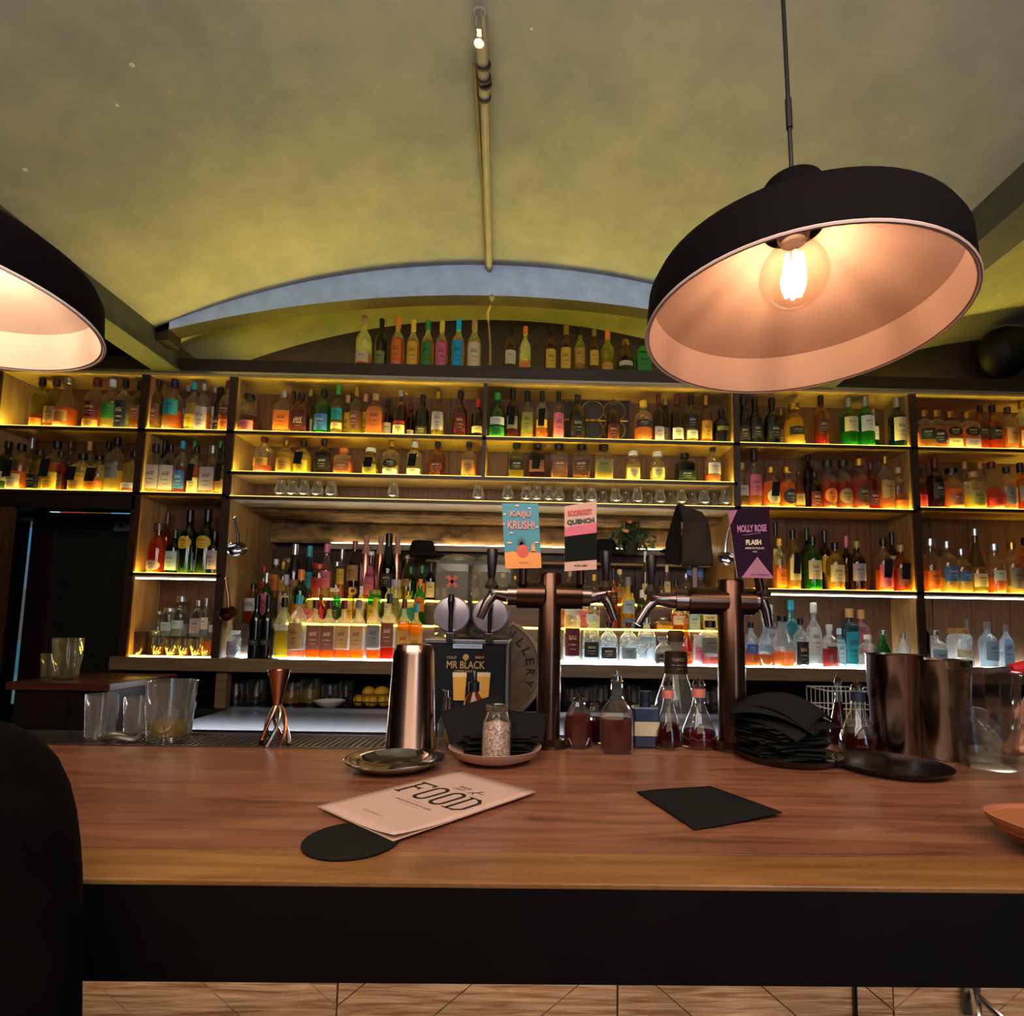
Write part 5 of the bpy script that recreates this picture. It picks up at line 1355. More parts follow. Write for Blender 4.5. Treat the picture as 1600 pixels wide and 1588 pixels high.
# top ones slanted
napkin((px_-.040, py_+.038, Zc+.068), .085, .25, 'black napkin sliding off to the left on top of the cream plate stack', None, 0, .0015, tilt=(.62, -.28), w=.12)
napkin((px_+.045, py_+.040, Zc+.056), .080, -.10, 'black napkin lying to the right on the cream plate stack', None, 0, .0015, tilt=(.50, .06), w=.095)
# menu
c4 = [PZ(a_, b_, ZC) for a_, b_ in ((498, 1265), (715, 1210), (840, 1243), (610, 1322))]
mc = sum(c4, Vector())/4; ux = (c4[2]-c4[1]+c4[3]-c4[0]).normalized(); uy = (c4[1]-c4[0]+c4[2]-c4[3]).normalized()
ang = atan2(ux.y, ux.x); mn = empty('food_menu', (mc.x, mc.y, Zc+.0042), ang); tag(mn, 'cream paper menu printed FOOD lying on a round black coaster', 'menu')
MW, MH = .170, .246
PAPER = plain('menu_paper', '#c4a596', .7, var=.03)
for k, (w_, h_, dx_) in enumerate(((MW, MH, .0), (MW-.002, MH-.001, .0006))):
    n = 12; v = []; f = []
    for j in range(n+1):
        for i in range(n+1):
            u, t = i/n, j/n; x_ = (u-.5)*w_+dx_; y_ = (t-.5)*h_
            cu_ = max(0, (u-.5)*1.6)*max(0, .35-t)/.35; v.append((x_, y_, k*.0007+.004*k*cu_*cu_*2.2))
    for j in range(n):
        for i in range(n): q_ = j*(n+1)+i; f.append((q_, q_+1, q_+n+2, q_+n+1))
    o = MB().add(v, f).build('page', PAPER if k else plain('menu_paper_under', '#c09a7c', .7), mn, smooth=True); so = o.modifiers.new('t', 'SOLIDIFY'); so.thickness = .0004; so.offset = -1
INK = plain('menu_ink', '#1c100c', .7, var=0)
SM = .82
def mt(s, w_, x_, y_, h_=None, bold=0, rz=0, name='lettering'): return text(s, w_*SM, (x_*SM, y_*SM, .00115), (0, 0, rz), INK, mn, name, h_*SM if h_ else None, bold)
# tall condensed display letters
def stroke(pts, w, closed=False, name='letter'):
    pts = [(p_[0]*SM, p_[1]*SM) for p_ in pts]; w *= SM
    n = len(pts); L = []; R = []
    for i, p in enumerate(pts):
        a = pts[(i-1) % n] if (closed or i > 0) else p; b = pts[(i+1) % n] if (closed or i < n-1) else p
        d = Vector((b[0]-a[0], b[1]-a[1])).normalized(); nn = Vector((-d.y, d.x))*w/2; L.append((p[0]+nn.x, p[1]+nn.y, .0012)); R.append((p[0]-nn.x, p[1]-nn.y, .0012))
    v = L+R; f = [(i, n+i, n+(i+1) % n, (i+1) % n) for i in range(n if closed else n-1)]
    return MB().add(v, f).build(name, INK, mn)
def oval(cx, cy, w, h, k=28):
    pts = []
    r = w/2
    for j in range(k):
        a = 2*pi*j/k; pts.append((cx+r*cos(a), cy+(h/2-r)*(1 if sin(a) >= 0 else -1)+r*sin(a)))
    return pts
hb = .066; yb = .016; xs = [-.066, -.022, .021, .066]
stroke([(xs[0]-.012, yb-hb/2), (xs[0]-.012, yb+hb/2)], .008); stroke([(xs[0]-.020, yb-hb/2+.0015), (xs[0]-.004, yb-hb/2+.0015)], .004, name='serif'); stroke([(xs[0]-.020, yb+hb/2-.002), (xs[0]+.020, yb+hb/2-.002)], .006); stroke([(xs[0]+.020, yb+hb/2+.001), (xs[0]+.020, yb+hb/2-.012)], .005, name='serif'); stroke([(xs[0]-.012, yb+.004), (xs[0]+.008, yb+.004)], .006); stroke([(xs[0]+.008, yb+.010), (xs[0]+.008, yb-.003)], .004, name='serif')
for k in (1, 2): stroke(oval(xs[k], yb, .026, hb), .0075, True)
stroke([(xs[3]-.014, yb-hb/2+.003), (xs[3]-.014, yb+hb/2-.003), (xs[3]+.002, yb+hb/2-.003), (xs[3]+.013, yb+hb/2-.014), (xs[3]+.013, yb-hb/2+.014), (xs[3]+.002, yb-hb/2+.003)], .0075, True)
stroke([(xs[3]-.024, yb-hb/2+.002), (xs[3]-.008, yb-hb/2+.002)], .004, name='serif'); stroke([(xs[3]-.024, yb+hb/2-.002), (xs[3]-.008, yb+hb/2-.002)], .004, name='serif')
mt('WHITE', .030, -.002, .077, .009, .03); mt('LIGHT', .028, -.004, .065, .008, .02)
stroke([(.022, .060), (.034, .072), (.040, .084)], .0035, name='drawn_bird'); stroke([(.034, .072), (.052, .070)], .002, name='drawn_bird'); stroke([(.030, .066), (.036, .058)], .002, name='drawn_bird')
mt('SNACKS AND PLATES TO SHARE', .092, 0, -.040, .006, .02); stroke([(-.03, -.030), (.03, -.030)], .0006, name='rule'); stroke([(-.03, -.050), (.03, -.050)], .0006, name='rule')
mt('PLEASE ORDER AT THE BAR', .070, .0, -.108, .0045)
x, y = bar_xy(545, 1318)
lathed('coaster', 'round black coaster half hidden under the food menu', 'coaster', (PZ(550, 1316, ZC).x, PZ(550, 1316, ZC).y, Zc), [(.0525, 0), (.0535, .001), (.0535, .0025), (.0525, .0032)], PAPER_BLACK, n=48)
# loose napkin
c4 = [PZ(a_, b_, ZC) for a_, b_ in ((995, 1240), (1110, 1230), (1222, 1278), (1085, 1299))]; mc = sum(c4, Vector())/4
nk = empty('loose_napkin', (mc.x, mc.y, Zc)); tag(nk, 'square black paper napkin lying alone on the right of the counter', 'napkin')
mb = MB(); v = [(c.x-mc.x, c.y-mc.y, .0012+.004*(i == 2)) for i, c in enumerate(c4)]
n = 8; vv = []; ff = []
for j in range(n+1):
    for i in range(n+1):
        s_, t_ = i/n, j/n; p = Vector(v[0]).lerp(Vector(v[1]), s_).lerp(Vector(v[3]).lerp(Vector(v[2]), s_), t_); p.z += .0008*sin(5*s_+3*t_)+.0008; vv.append(p)
for j in range(n):
    for i in range(n): q_ = j*(n+1)+i; ff.append((q_, q_+n+1, q_+n+2, q_+1))
mb.add(vv, ff); o = mb.build('sheet', PAPER_BLACK, nk, smooth=True, sharp=80); so = o.modifiers.new('t', 'SOLIDIFY'); so.thickness = .0016; so.offset = -1
# behind-counter bottles beside the machine
def on(px, py, Y): return P(px, py, Y).x
Zw = .8845
# atomiser + cut bottle
x = on(697, 1120, 1.19); at = empty('atomiser', (x, 1.19, ZC)); tag(at, 'small cut glass atomiser with chrome pump beside the shaker tin', 'bottle')
hb_ = P(697, 1108, 1.19).z-ZC
MB().lathe([(.016, 0), (.018, .004), (.017, hb_*.55), (.010, hb_*.8), (.008, hb_)], 10).build('glass_body', GLASSM, at, smooth=False)
MB().lathe([(.0085, hb_-.004), (.0085, hb_+.024)], 20).build('collar', CHROME, at, smooth=True); MB().tube([(0, 0, hb_+.024), (0, 0, hb_+.036), (-.010, 0, hb_+.038)], .004, 10).build('pump', CHROME, at, smooth=True)
x = on(712, 1145, 1.15); o = MB().lathe([(.002, -.024), (.014, -.02), (.021, 0), (.017, .014), (.004, .026)], 18).build('lemon', LEM, smooth=True, loc=(x, 1.15, ZC+.021)); o.rotation_euler = (0, 1.4, .4); tag(o, 'yellow lemon on the counter between shaker tin and napkin plate', 'lemon')
# amber dropper bottle
x = on(740, 1110, 1.17); hz = P(740, 1094, 1.17).z-ZC; db = empty('dropper_bottle', (x, 1.17, ZC)); tag(db, 'amber glass bottle with black dropper cap in front of the drinks machine', 'bottle')
MB().lathe([(.020, 0), (.021, .003), (.021, hz-.012), (.0185, hz+.002), (.010, hz+.014), (.009, hz+.02)], 28).build('body', thin_glass('glass_amber_deep', (.75, .30, .06), refl=.7, body=.4), db, smooth=True)
MB().lathe([(.012, hz+.018), (.012, hz+.036), (.006, hz+.040), (.0055, hz+.058), (.003, hz+.062)], 20).build('dropper_cap', BLACKP, db, smooth=True)
# cut red bitters bottles
MAROON = liquid('liq_bitters', '#5a1810'); REDL = liquid('liq_red_cordial', '#7a1420'); ROSE = liquid('liq_rose', '#8a4030')
def decanter(px, py_b, Y, top, w, lq, fill, label, neck_label=None, cut=False, pourer=True, shape='conical', zb=ZC):
    x = on(px, py_b, Y); H = P(px, top, Y).z-zb; r = w/FPX*Y/2; o = empty('decanter', (x, Y, zb)); tag(o, label, 'decanter', 'syrup and bitters bottles behind the counter')
    if shape == 'conical': pr = [(r*.80, 0), (r*.98, .006), (r, H*.10), (r*.92, H*.24), (r*.66, H*.40), (r*.40, H*.56), (r*.30, H*.68), (r*.29, H*.84), (r*.36, H*.86), (r*.36, H*.89)]
    elif shape == 'square': pr = [(r*.95, 0), (r, .004), (r, H*.42), (r*.9, H*.50), (r*.5, H*.62), (r*.34, H*.68), (r*.33, H*.86), (r*.40, H*.88)]
    else: pr = [(r*.95, 0), (r, .004), (r, H*.50), (r*.86, H*.62), (r*.5, H*.78), (r*.40, H*.86), (r*.40, H*.92)]
    n = 12 if cut else 32
    MB().lathe(pr, n, sq=5 if shape == 'square' else None).build('glass', GLASSM, o, smooth=not cut)
    z1 = H*fill; lp = [(a*.93, max(b, .004)) for a, b in pr if b < z1]+[(next(pr[i][0]+(pr[i+1][0]-pr[i][0])*(z1-pr[i][1])/(pr[i+1][1]-pr[i][1]) for i in range(len(pr)-1) if pr[i][1] <= z1 <= pr[i+1][1])*.93, z1)]
    MB().lathe(lp, n).build('liquid', lq, o, smooth=not cut)
    if neck_label: MB().lathe([(r*.385, H*.70), (r*.385, H*.82)], 24, close=False).build('neck_label', neck_label, o, smooth=True)
    if pourer:
        MB().lathe([(r*.30, H*.88), (r*.28, H*.93), (r*.12, H*.95), (r*.09, H)], 16).build('stopper', BRONZE if pourer == True else pourer, o, smooth=True)
    if cut and shape != 'square':
        mb = MB()
        for k in range(12): a = 2*pi*k/12; b = 2*pi*(k+1)/12; mb.tube([(r*.99*cos(a), r*.99*sin(a), H*.08), (r*.95*cos((a+b)/2), r*.95*sin((a+b)/2), H*.20), (r*.99*cos(b), r*.99*sin(b), H*.08)], .0012, 4)
        mb.build('cut_pattern', GLASSM, o)
    return o
SAL = plain('neck_band_salmon', '#c87060', .5)
decanter(903, 1165, 1.15, 1085, 44, ROSE, .62, 'low reddish cut glass bottle beside the left tap column', cut=True, pourer=True, shape='round')
decanter(928, 1160, 1.19, 1095, 30, MAROON, .6, 'small dark cut glass bottle behind the low reddish one', cut=True, pourer=True, shape='round')
decanter(963, 1178, 1.115, 1048, 50, ROSE, .40, 'squat cut glass bottle with brown syrup and thin metal pourer', cut=True, pourer=CHROME, shape='square')
x = on(1008, 1160, 1.16); nb_ = empty('navy_bottle', (x, 1.16, ZC)); tag(nb_, 'navy box-shaped bottle with cream label between the cut glass bottles', 'bottle')
h1 = P(1008, 1103, 1.16).z-ZC
MB().box((-.027, -.018, 0), (.027, .018, h1)).build('body', plain('navy_gloss', '#0e1430', .3, coat=.5), nb_, bevel=.004); MB().box((-.0255, -.0192, h1*.30), (.0255, -.0182, h1*.64)).build('label', plain('cream_label', '#b8a884', .6), nb_)
MB().lathe([(.012, h1), (.011, h1+.012), (.012, h1+.014), (.012, h1+.03)], 18).build('cap', plain('navy_cap', '#10162c', .4), nb_, smooth=True)
decanter(1044, 1168, 1.15, 1058, 46, MAROON, .34, 'conical glass decanter of very dark syrup with salmon neck band', SAL)
decanter(1092, 1168, 1.16, 1056, 54, REDL, .24, 'conical glass decanter of red syrup with zigzag cut base', SAL, cut=False)
# zigzag on that decanter
x = on(1092, 1168, 1.16); zz = MB(); rz_ = 27/FPX*1.16
zz.tube([(rz_*1.02*cos(2*pi*k/20), rz_*1.02*sin(2*pi*k/20), .020+(.006 if k % 2 else 0)) for k in range(21)], .0012, 5, cap=False)
dz = [o for o in bpy.data.objects if o.get('label', '').endswith('zigzag cut base')][0]; zz.build('zigzag_cut', GLASSM, dz)
# tall clear conical bottle behind
x = on(1056, 1100, 1.36); hz = P(1056, 985, 1.36).z-.8845; tb = empty('pour_bottle', (x, 1.36, .8845)); tag(tb, 'tall clear flared bottle with brown label and clear base on the inner worktop', 'bottle')
rT = .055; MB().lathe([(rT*.8, 0), (rT*.9, .004), (rT*.86, hz*.34), (rT*.95, hz*.42), (rT, hz*.50), (rT*.82, hz*.60), (rT*.50, hz*.72), (rT*.42, hz*.82), (rT*.36, hz*.94), (rT*.40, hz*.97)], 36).build('glass', GLASSM, tb, smooth=True)
MB().lathe([(rT*.54, hz*.74), (rT*.50, hz*.87)], 30, close=False).build('neck_label', plain('label_brown', '#8a6048', .6), tb, smooth=True); MB().lathe([(rT*.36, hz*.93), (rT*.37, hz*.985), (rT*.3, hz)], 24).build('cork', plain('cork', '#7a5038', .7), tb, smooth=True)
# navy / black napkin pile on the tray at right
x, y = bar_xy(1237, 1190); TR = plain('tray_dark_metal', '#3a3632', .25, .9, var=.1); tx, ty = x, y+.02
tag_o = lathed('round_tray', 'round dark metal tray under the big pile of black napkins', 'tray', (tx, ty, Zc), [(.082, 0), (.086, .002), (.096, .012), (.0975, .013), (.096, .014), (.084, .005), (.004, .004)], TR, n=56)
for k in range(20):
    napkin((tx+rn.uniform(-.008, .008), ty+.012+rn.uniform(-.006, .006), Zc+.0072+k*.0031), .118, rn.uniform(-.45, .45), 'black napkin in the round tray pile, %s from the bottom' % ORD[k], 'napkin pile on the round tray', 0, .0026)
zt_ = Zc+.0072+20*.0031
napkin((tx+.005, ty+.015, zt_+.016), .15, .55, 'splayed black napkin near the top of the pile on the tray', None, -.012, .0015, tilt=(.12, -.06))
napkin((tx-.004, ty+.02, zt_+.030), .15, 1.0, 'splayed greyish black napkin bent over the pile on the tray', None, -.016, .0015, tilt=(.16, .05))
napkin((tx+.012, ty+.02, zt_+.050), .145, .75, 'topmost black napkin with upturned corner on the tray pile', None, -.024, .0015, tilt=(.14, .03))
decanter(1342, 1178, 1.14, 1062, 56, MAROON, .22, 'conical decanter with dark neck label just right of the napkin pile', plain('neck_label_navy', '#181c38', .5), pourer=True)
decanter(1311, 1150, 1.19, 1052, 30, MAROON, .6, 'thin dark brown bottle behind the right of the napkin pile', None, pourer=True)
# shaker tins at the right
def tin(px, pyb, ptop, w0, w1, label, Y=None, m=SHK):
    x, y = bar_xy(px, pyb); y = Y or y; x = on(px, pyb, y); H = P(px, ptop, y).z-Zc; a = w0/FPX*y/2; b = w1/FPX*y/2
    return lathed('shaker_tin', label, 'shaker', (x, y, Zc), [(a, 0), (a*1.02, .003), ((a+b)/2*1.0, H*.55), ((a+b)/2*1.03, H*.56), (b, H-.003), (b*1.03, H), (b*.97, H), (a*.9, H*.3), (a*.88, .006), (.002, .006)], m, 'shaker tins at the right', 48)
tin(1402, 1180, 1022, 66, 78, 'steel shaker tin nearest the napkin pile', 1.13)
tin(1470, 1186, 1030, 70, 90, 'steel shaker tin between its twin and the pint glass', 1.11, plain('shaker_steel_rosy2', '#8a7868', .20, 1, var=.03))
x, y = bar_xy(1392, 1195); y = 1.0; x = on(1392, 1195, y)
lathed('round_tray', 'shallow black-rimmed metal tray in front of the shaker tins', 'tray', (x, y, Zc), [(.076, 0), (.080, .002), (.093, .010), (.0945, .0125), (.092, .013), (.078, .005), (.002, .004)], TR, n=56)
# pint glass of water/beer
x, y = bar_xy(1545, 1205); y = 1.03; x = on(1545, 1205, y); H = P(1545, 1048, y).z-Zc
pg = empty('pint_glass', (x, y, Zc)); tag(pg, 'large clear faceted pint glass at the right end of the counter', 'glass')
a = 72/FPX*y/2; b = 92/FPX*y/2
MB().lathe([(a*.95, 0), (a, .004), (b, H), (b*.95, H), (a*.93, .014), (.002, .012)], 14).build('glass', thin_glass('pint_clear', (.93, .94, .93), refl=.9, body=.01), pg, smooth=False)
MB().lathe([(a*.90, .016), (a+(b-a)*.50, H*.58)], 28).build('drink', thin_glass('water', (.90, .92, .90), refl=.3, body=.04), pg, smooth=True)
for k in range(4):
    o = MB().box((-.014, -.014, -.012), (.014, .014, .012)).build('ice_cube', thin_glass('ice', (.96, .97, .97), refl=.7, body=.12), pg, bevel=.003, loc=(rn.uniform(-.012, .012), rn.uniform(-.01, .01), H*(.22+.10*k))); o.rotation_euler = (rn.random()*3, rn.random()*3, 0)
# clip-top jar behind
# pair of glass pitchers at the left
tumbler(on(262, 1165, 1.165), 1.165, ZC-.002, .046, P(262, 1062, 1.165).z-ZC, 'large cut glass mixing jug with yellow base on the drip tray at left', None, 12, liquid('liq_pale_yellow', ''), .30, r0=.86, name='mixing_jug', cat='jug')
tumbler(on(215, 1160, 1.175), 1.175, ZC-.002, .030, .085, 'dim greenish tumbler left of the large mixing jug', 'dim tumblers by the jug', 0, None, 0)
tumbler(on(155, 1160, 1.175), 1.175, ZC-.002, .030, .09, 'dim purple-grey tumbler at the far left of the drip tray', 'dim tumblers by the jug', 0, None, 0)
o = MB().tube([(.035*cos(t), .02*sin(t), .004+.003*sin(3*t)) for t in [2*pi*j/24 for j in range(25)]], .006, 8, cap=False).build('rope_strainer', plain('strainer_spring', '#7a7468', .35, .8), smooth=True, loc=(on(190, 1160, 1.135), 1.135, ZC+.006)); tag(o, 'small coiled spring of a strainer lying on the drip tray at left', 'bar tool'); o.name = 'strainer_spring'
# terracotta dish at the right edge
x = .70; y = 1.02
ds = empty('serving_board', (.685, .632, Zc)); tag(ds, 'rounded tan serving dish cut off by the right edge of the photo', 'dish')
def rrect(w, h, r, n=6):
    pts = []
    for cx, cy, a0 in ((w/2-r, h/2-r, 0), (-w/2+r, h/2-r, 90), (-w/2+r, -h/2+r, 180), (w/2-r, -h/2+r, 270)):
        for k in range(n+1): a = radians(a0+90*k/n); pts.append((cx+r*cos(a), cy+r*sin(a)))
    return pts
DC = plain('dish_terracotta', '#a8684c', .5, coat=.2, var=.06); DT = plain('dish_tan_filling', '#9a5e34', .7, var=.08)
def ring(w, h, r, z): return [(p[0], p[1], z) for p in rrect(w, h, r)]
lay = [ring(.20, .10, .04, 0), ring(.235, .125, .045, .008), ring(.27, .155, .05, .026), ring(.275, .16, .052, .034), ring(.266, .151, .050, .034), ring(.26, .145, .048, .029)]
N_ = len(lay[0]); v = [p for l in lay for p in l]; f = [(i*N_+k, i*N_+(k+1) % N_, (i+1)*N_+(k+1) % N_, (i+1)*N_+k) for i in range(len(lay)-1) for k in range(N_)]+[tuple(reversed(range(N_)))]
o = MB().add(v, f).build('dish', DC, ds, smooth=True); o2 = MB().prism(rrect(.262, .147, .048), .020, .030, axis='z').build('filling', DT, ds)
ds.rotation_euler.z = .10
# red-handled scoop resting on tin and pint
zr = P(1560, 1046, 1.06).z
sc = empty('bar_scoop', (0, 0, 0)); tag(sc, 'steel scoop with bright red handle lying across glasses at the right edge', 'bar tool')
MB().tube([P(1530, 1050, 1.06), P(1575, 1046, 1.06)], .006, 10).build('shaft', STEEL, sc, smooth=True); MB().tube([P(1578, 1046, 1.06), P(1600, 1044, 1.06), P(1650, 1040, 1.06)], [.010, .014, .012], 12).build('handle', plain('handle_red', '#c02020', .35), sc, smooth=True)
MB().lathe([(.002, 0), (.020, .004), (.026, .014), (.024, .014), (.018, .006)], 20).build('bowl', STEEL, sc, smooth=True, loc=P(1518, 1054, 1.06))
# wall speaker / black fan at upper right, spot at left
q = P(1575, 548, 2.72); sk_ = empty('ceiling_speaker', q); tag(sk_, 'round black speaker on the wall above the far right bay', 'speaker')
c_ = MB().lathe([(.02, .09), (.09, .07), (.125, .02), (.135, -.03), (.125, -.06), (.115, -.055), (.03, -.045)], 36).build('housing', BLACKM, sk_, smooth=True); c_.rotation_euler = (pi/2, 0, .2)
c_ = MB().lathe([(.112, -.05), (.06, -.058), (.004, -.06)], 30).build('grille', plain('speaker_grille', '#060607', .8), sk_, smooth=True); c_.rotation_euler = (pi/2, 0, .2)
MB().box((-.012, .05, -.02), (.012, .20, .02)).build('bracket', BLACKM, sk_)
for px, py, lb in ((212, 555, 'small black spotlight on the shelving top beside the left beam'), (1338, 590, 'small black spotlight on the shelving top right of the pendant')):
    q = P(px, py, YF+.06); so_ = empty('spotlight', (q.x, YF+.06, ZT1)); tag(so_, lb, 'spotlight')
    MB().box((-.02, -.02, 0), (.02, .02, .012)).build('base', BLACKM, so_); MB().tube([(0, 0, .012), (0, 0, .034)], .005, 8).build('stem', BLACKM, so_); b_ = MB().lathe([(.014, -.03), (.018, .03), (.015, .03)], 18).build('head', BLACKM, so_, smooth=True, loc=(0, 0, .052)); b_.rotation_euler = (-1.2, 0, .4)
# ================================================================ PEOPLE
def skin_obj(name, chains, m, parent=None, sub=2, root=0):
    """chains: list of [(point, radius)...]; the first point of a later chain may repeat an earlier one to branch"""
    v = []; e = []; rad = []
    def idx(p, r):
        for i, q in enumerate(v):
            if (Vector(q)-Vector(p)).length < 1e-5: return i
        v.append(tuple(p)); rad.append(r); return len(v)-1
    for ch in chains:
        pr = None
        for p, r in ch:
            i = idx(p, r)
            if pr is not None: e.append((pr, i))
            pr = i
    me = bpy.data.meshes.new(name); me.from_pydata(v, e, []); me.update(); me.materials.append(m)
    o = bpy.data.objects.new(name, me); COL.objects.link(o)
    if parent: o.parent = parent
    sk = o.modifiers.new('skin', 'SKIN'); sk.use_smooth_shade = True
    me2 = None
    for i, sv in enumerate(me.skin_vertices[0].data): sv.radius = (rad[i], rad[i]) if not isinstance(rad[i], tuple) else rad[i]; sv.use_root = (i == root)
    ss = o.modifiers.new('sub', 'SUBSURF'); ss.levels = sub; ss.render_levels = sub
    # freeze to a real mesh
    dg = bpy.context.evaluated_depsgraph_get(); dg.update(); m2 = bpy.data.meshes.new_from_object(o.evaluated_get(dg)); o.modifiers.clear(); o.data = m2
    m2.name = name; set_smooth(m2, 180); 
    if not m2.materials: m2.materials.append(m)
    return o
SKIN = plain('skin', '#c08468', .5, var=.05); FLEECE = plain('black_fleece', '#070606', 1.0, var=.5, spec=.05); TROUS = plain('dark_trousers', '#0e0e12', .9, spec=.1); SHOE = plain('black_shoe', '#0a0a0a', .4)
HAIR = plain('dark_hair', '#160e0a', .7)
def hand_chains(w, d, side, up, curl=.6, s=1.0):
    """w wrist point, d direction of the hand, side = towards the thumb, up = back of hand"""
    d = Vector(d).normalized(); side = (Vector(side)-Vector(side).dot(d)*d).normalized(); up = side.cross(d).normalized()
    w = Vector(w); k = w+d*.045*s; ch = [[(tuple(w), .024), (tuple(k), (.030)), ]]
    for i, (off, ln) in enumerate(((.030, .075), (.010, .083), (-.011, .077), (-.030, .060))):
        b = w+d*.088*s+side*off*s; p1 = b+(d*cos(curl*.6)-up*sin(curl*.6))*ln*.45*s; p2 = p1+(d*cos(curl*1.5)-up*sin(curl*1.5))*ln*.32*s; p3 = p2+(d*cos(curl*2.3)-up*sin(curl*2.3))*ln*.25*s
        ch.append([(tuple(k), .03), (tuple(b), .0125), (tuple(p1), .0095), (tuple(p2), .0085), (tuple(p3), .007)])
    t0 = w+d*.030*s+side*.030*s; t1 = t0+(d*.7+side*.6-up*.3).normalized()*.038*s; t2 = t1+(d*.95+side*.15-up*.4).normalized()*.030*s
    ch.append([(tuple(k), .03), (tuple(t0), .016), (tuple(t1), .011), (tuple(t2), .008)])
    return ch
def person(label, hip, chest, neck, head, look, arms, legs, hairlen=.02):
    o = empty('person', (hip[0], hip[1], 0)); tag(o, label, 'person'); off = Vector((hip[0], hip[1], 0))
    L = lambda p: tuple(Vector(p)-off)
    hip, chest, neck, head = map(Vector, (hip, chest, neck, head)); up = (chest-hip).normalized()
    mid = hip.lerp(chest, .5); ch = [[(L(hip), .090), (L(mid), .082), (L(chest), .090), (L(neck-(neck-chest)*.25), .055), (L(neck), .052), (L(neck.lerp(head, .45)), .060), (L(head), .085), (L(head+(head-neck).normalized()*.075), .055)]]
    cl = [[(L(hip-up*.09), .128), (L(hip), .138), (L(mid), .125), (L(chest), .142), (L(neck-(neck-chest)*.22), .070)]]
    for sh, el, wr, hd, hs in arms:
        ch.append([(L(chest), .090), (L(Vector(chest).lerp(Vector(sh), .75)+Vector((0, 0, .02))), .050), (L(sh), .048), (L(Vector(sh).lerp(Vector(el), .5)), .045), (L(el), .037), (L(Vector(el).lerp(Vector(wr), .5)), .036)])
        for c in hand_chains(L(wr), hd, hs, None):
            if c[0][0] == L(wr): ch[-1] += c
            else: ch.append(c)
        cl.append([(L(chest), .142), (L(Vector(chest).lerp(Vector(sh), .75)+Vector((0, 0, .02))), .076), (L(sh), .068), (L(Vector(sh).lerp(Vector(el), .5)), .058), (L(el), .052), (L(Vector(el).lerp(Vector(wr), .5)), .050), (L(Vector(el).lerp(Vector(wr), .96)), .040)])
    lg = []
    for hp, kn, an, to in legs:
        ch.append([(L(hip), .090), (L(hp), .078), (L(Vector(hp).lerp(Vector(kn), .5)), .072), (L(kn), .055), (L(Vector(kn).lerp(Vector(an), .4)), .052), (L(an), .036), (L(to), .034)])
        lg.append([(L(hip), .120), (L(hp), .100), (L(Vector(hp).lerp(Vector(kn), .5)), .086), (L(kn), .068), (L(Vector(kn).lerp(Vector(an), .4)), .063), (L(Vector(kn).lerp(Vector(an), .95)), .050)])
    b = skin_obj('body', ch, SKIN, o); skin_obj('dark_top', cl, FLEECE, o); skin_obj('trousers', lg, TROUS, o)
    lk = Vector(look).normalized(); hc = Vector(L(head)); rt = lk.cross(Vector((0, 0, 1))).normalized()
    v = []; f = []; nu, nv = 28, 14
    for a in range(nv+1):
        th = pi*.80*a/nv
        for b_ in range(nu):
            ph = 2*pi*b_/nu; d_ = Vector((sin(th)*cos(ph), sin(th)*sin(ph), cos(th))); fr_ = d_.dot(lk)
            r_ = .104+.004*sin(7*ph+3*th); z_ = d_.z
            if fr_ > .25: r_ = .104 if z_ > .42 else .070      # hairline: the shell dives inside the head over the face
            v.append(tuple(hc+Vector((0, 0, .022))+Vector((d_.x*r_*.96, d_.y*r_*.96, z_*r_*1.06))-lk*.006))
    for a in range(nv):
        for b_ in range(nu): b2 = (b_+1) % nu; f.append((a*nu+b_, a*nu+b2, (a+1)*nu+b2, (a+1)*nu+b_))
    MB().add(v, f).build('hair', HAIR, o, smooth=True, sharp=70)
    for s_ in (-1, 1):
        MB().lathe([(.001, -.011), (.009, -.007), (.0115, 0), (.009, .007), (.001, .011)], 14).build('eye', WHT, o, smooth=True, loc=hc+lk*.076+rt*s_*.032+Vector((0, 0, .004)))
        MB().lathe([(.0005, -.0055), (.0045, -.003), (.0055, 0), (.0045, .003), (.0005, .0055)], 12).build('iris', plain('iris_dark', '#1c120c', .2), o, smooth=True, loc=hc+lk*.0835+rt*s_*.032+Vector((0, 0, .003)))
        MB().tube([hc+lk*.086+rt*s_*.018+Vector((0, 0, .022)), hc+lk*.085+rt*s_*.032+Vector((0, 0, .027)), hc+lk*.076+rt*s_*.048+Vector((0, 0, .022))], .0035, 6).build('eyebrow', HAIR, o, smooth=True)
        MB().lathe([(.002, -.028), (.014, -.02), (.016, 0), (.018, .018), (.004, .028)], 12).build('ear', SKIN, o, smooth=True, loc=hc+rt*s_*.088)
    MB().tube([hc+lk*.082+Vector((0, 0, .004)), hc+lk*.098+Vector((0, 0, -.018)), hc+lk*.104+Vector((0, 0, -.032)), hc+lk*.086+Vector((0, 0, -.040))], [.006, .010, .013, .006], 10).build('nose', SKIN, o, smooth=True)
    MB().tube([hc+lk*.082+rt*-.022+Vector((0, 0, -.058)), hc+lk*.090+Vector((0, 0, -.060)), hc+lk*.082+rt*.022+Vector((0, 0, -.058))], [.003, .007, .003], 8).build('mouth', plain('lips', '#8a4a40', .5), o, smooth=True)
    for lg_ in legs:
        an, to = Vector(L(lg_[2])), Vector(L(lg_[3])); MB().tube([an+Vector((0, -.03, -.02)), an+Vector((0, 0, -.03)), to, to+(to-an).normalized()*.05], [.035, .047, .045, .030], 14).build('shoe', SHOE, o, smooth=True)
    return o
sh_l = P(14, 1212, .50)
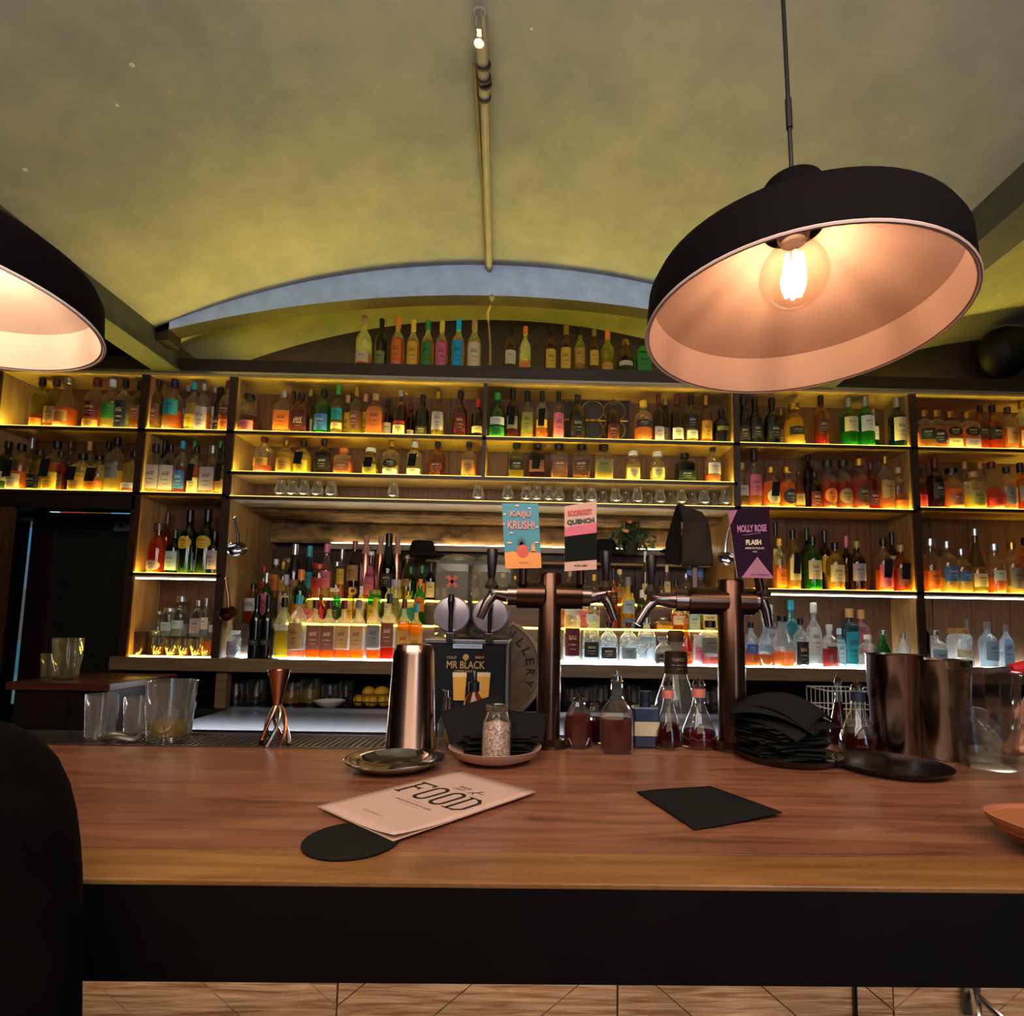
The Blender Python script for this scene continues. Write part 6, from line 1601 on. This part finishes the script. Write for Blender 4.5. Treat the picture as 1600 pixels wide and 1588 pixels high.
person('person in a black fleece at the left edge, only shoulder and arm in view', (sh_l.x-.19, .20, .79), (sh_l.x-.18, .36, 1.08), (sh_l.x-.16, .44, 1.25), (sh_l.x-.17, .50, 1.42), (0, 1, -.1),
   [((sh_l.x-.005, .49, sh_l.z-.0), (P(120, 1560, .42).x-.03, .40, .90), (sh_l.x-.02, .47, .84), (-.3, 1, -.1), (.2, 0, 1)), ((sh_l.x-.36, .46, 1.17), (sh_l.x-.42, .35, .92), (sh_l.x-.30, .46, .86), (.3, 1, -.1), (0, 0, 1))],
   [((sh_l.x-.12, .20, .77), (sh_l.x-.11, .62, .75), (sh_l.x-.11, .60, .36), (sh_l.x-.11, .70, .33)), ((sh_l.x-.30, .20, .77), (sh_l.x-.31, .62, .75), (sh_l.x-.31, .60, .36), (sh_l.x-.31, .70, .33))])
stl = empty('bar_stool', (sh_l.x-.20, .20, 0)); tag(stl, 'dark bar stool under the person at the left edge', 'stool')
MB().lathe([(.16, .60), (.18, .61), (.18, .64), (.15, .65)], 28).build('seat', DARKW, stl, smooth=True)
for k in range(4): a = pi/4+k*pi/2; MB().tube([(.12*cos(a), .12*sin(a), .60), (.19*cos(a), .19*sin(a), 0)], .012, 8).build('leg', BLACKM, stl, smooth=True)
MB().tube([(.165*cos(t), .165*sin(t), .25) for t in [2*pi*j/28 for j in range(29)]], .008, 8, cap=False).build('foot_ring', BLACKM, stl, smooth=True)
wr = P(1626, 1085, 1.06)
person('person in black at the right edge, only the hand on the counter in view', (1.98, 1.72, .95), (1.92, 1.66, 1.30), (1.88, 1.62, 1.50), (1.86, 1.60, 1.655), (-.7, -.7, -.1),
   [((1.76, 1.70, 1.42), (1.46, 1.34, 1.26), tuple(wr), (-.42, -.20, -.80), (-.1, -1, .0)), ((2.04, 1.50, 1.42), (2.12, 1.42, 1.16), (1.98, 1.36, 1.10), (-.7, -.3, -.2), (0, 0, 1))],
   [((1.92, 1.79, .90), (1.92, 1.78, .50), (1.92, 1.80, .09), (1.84, 1.72, .05)), ((2.06, 1.67, .90), (2.07, 1.66, .50), (2.07, 1.68, .09), (1.99, 1.60, .05))])
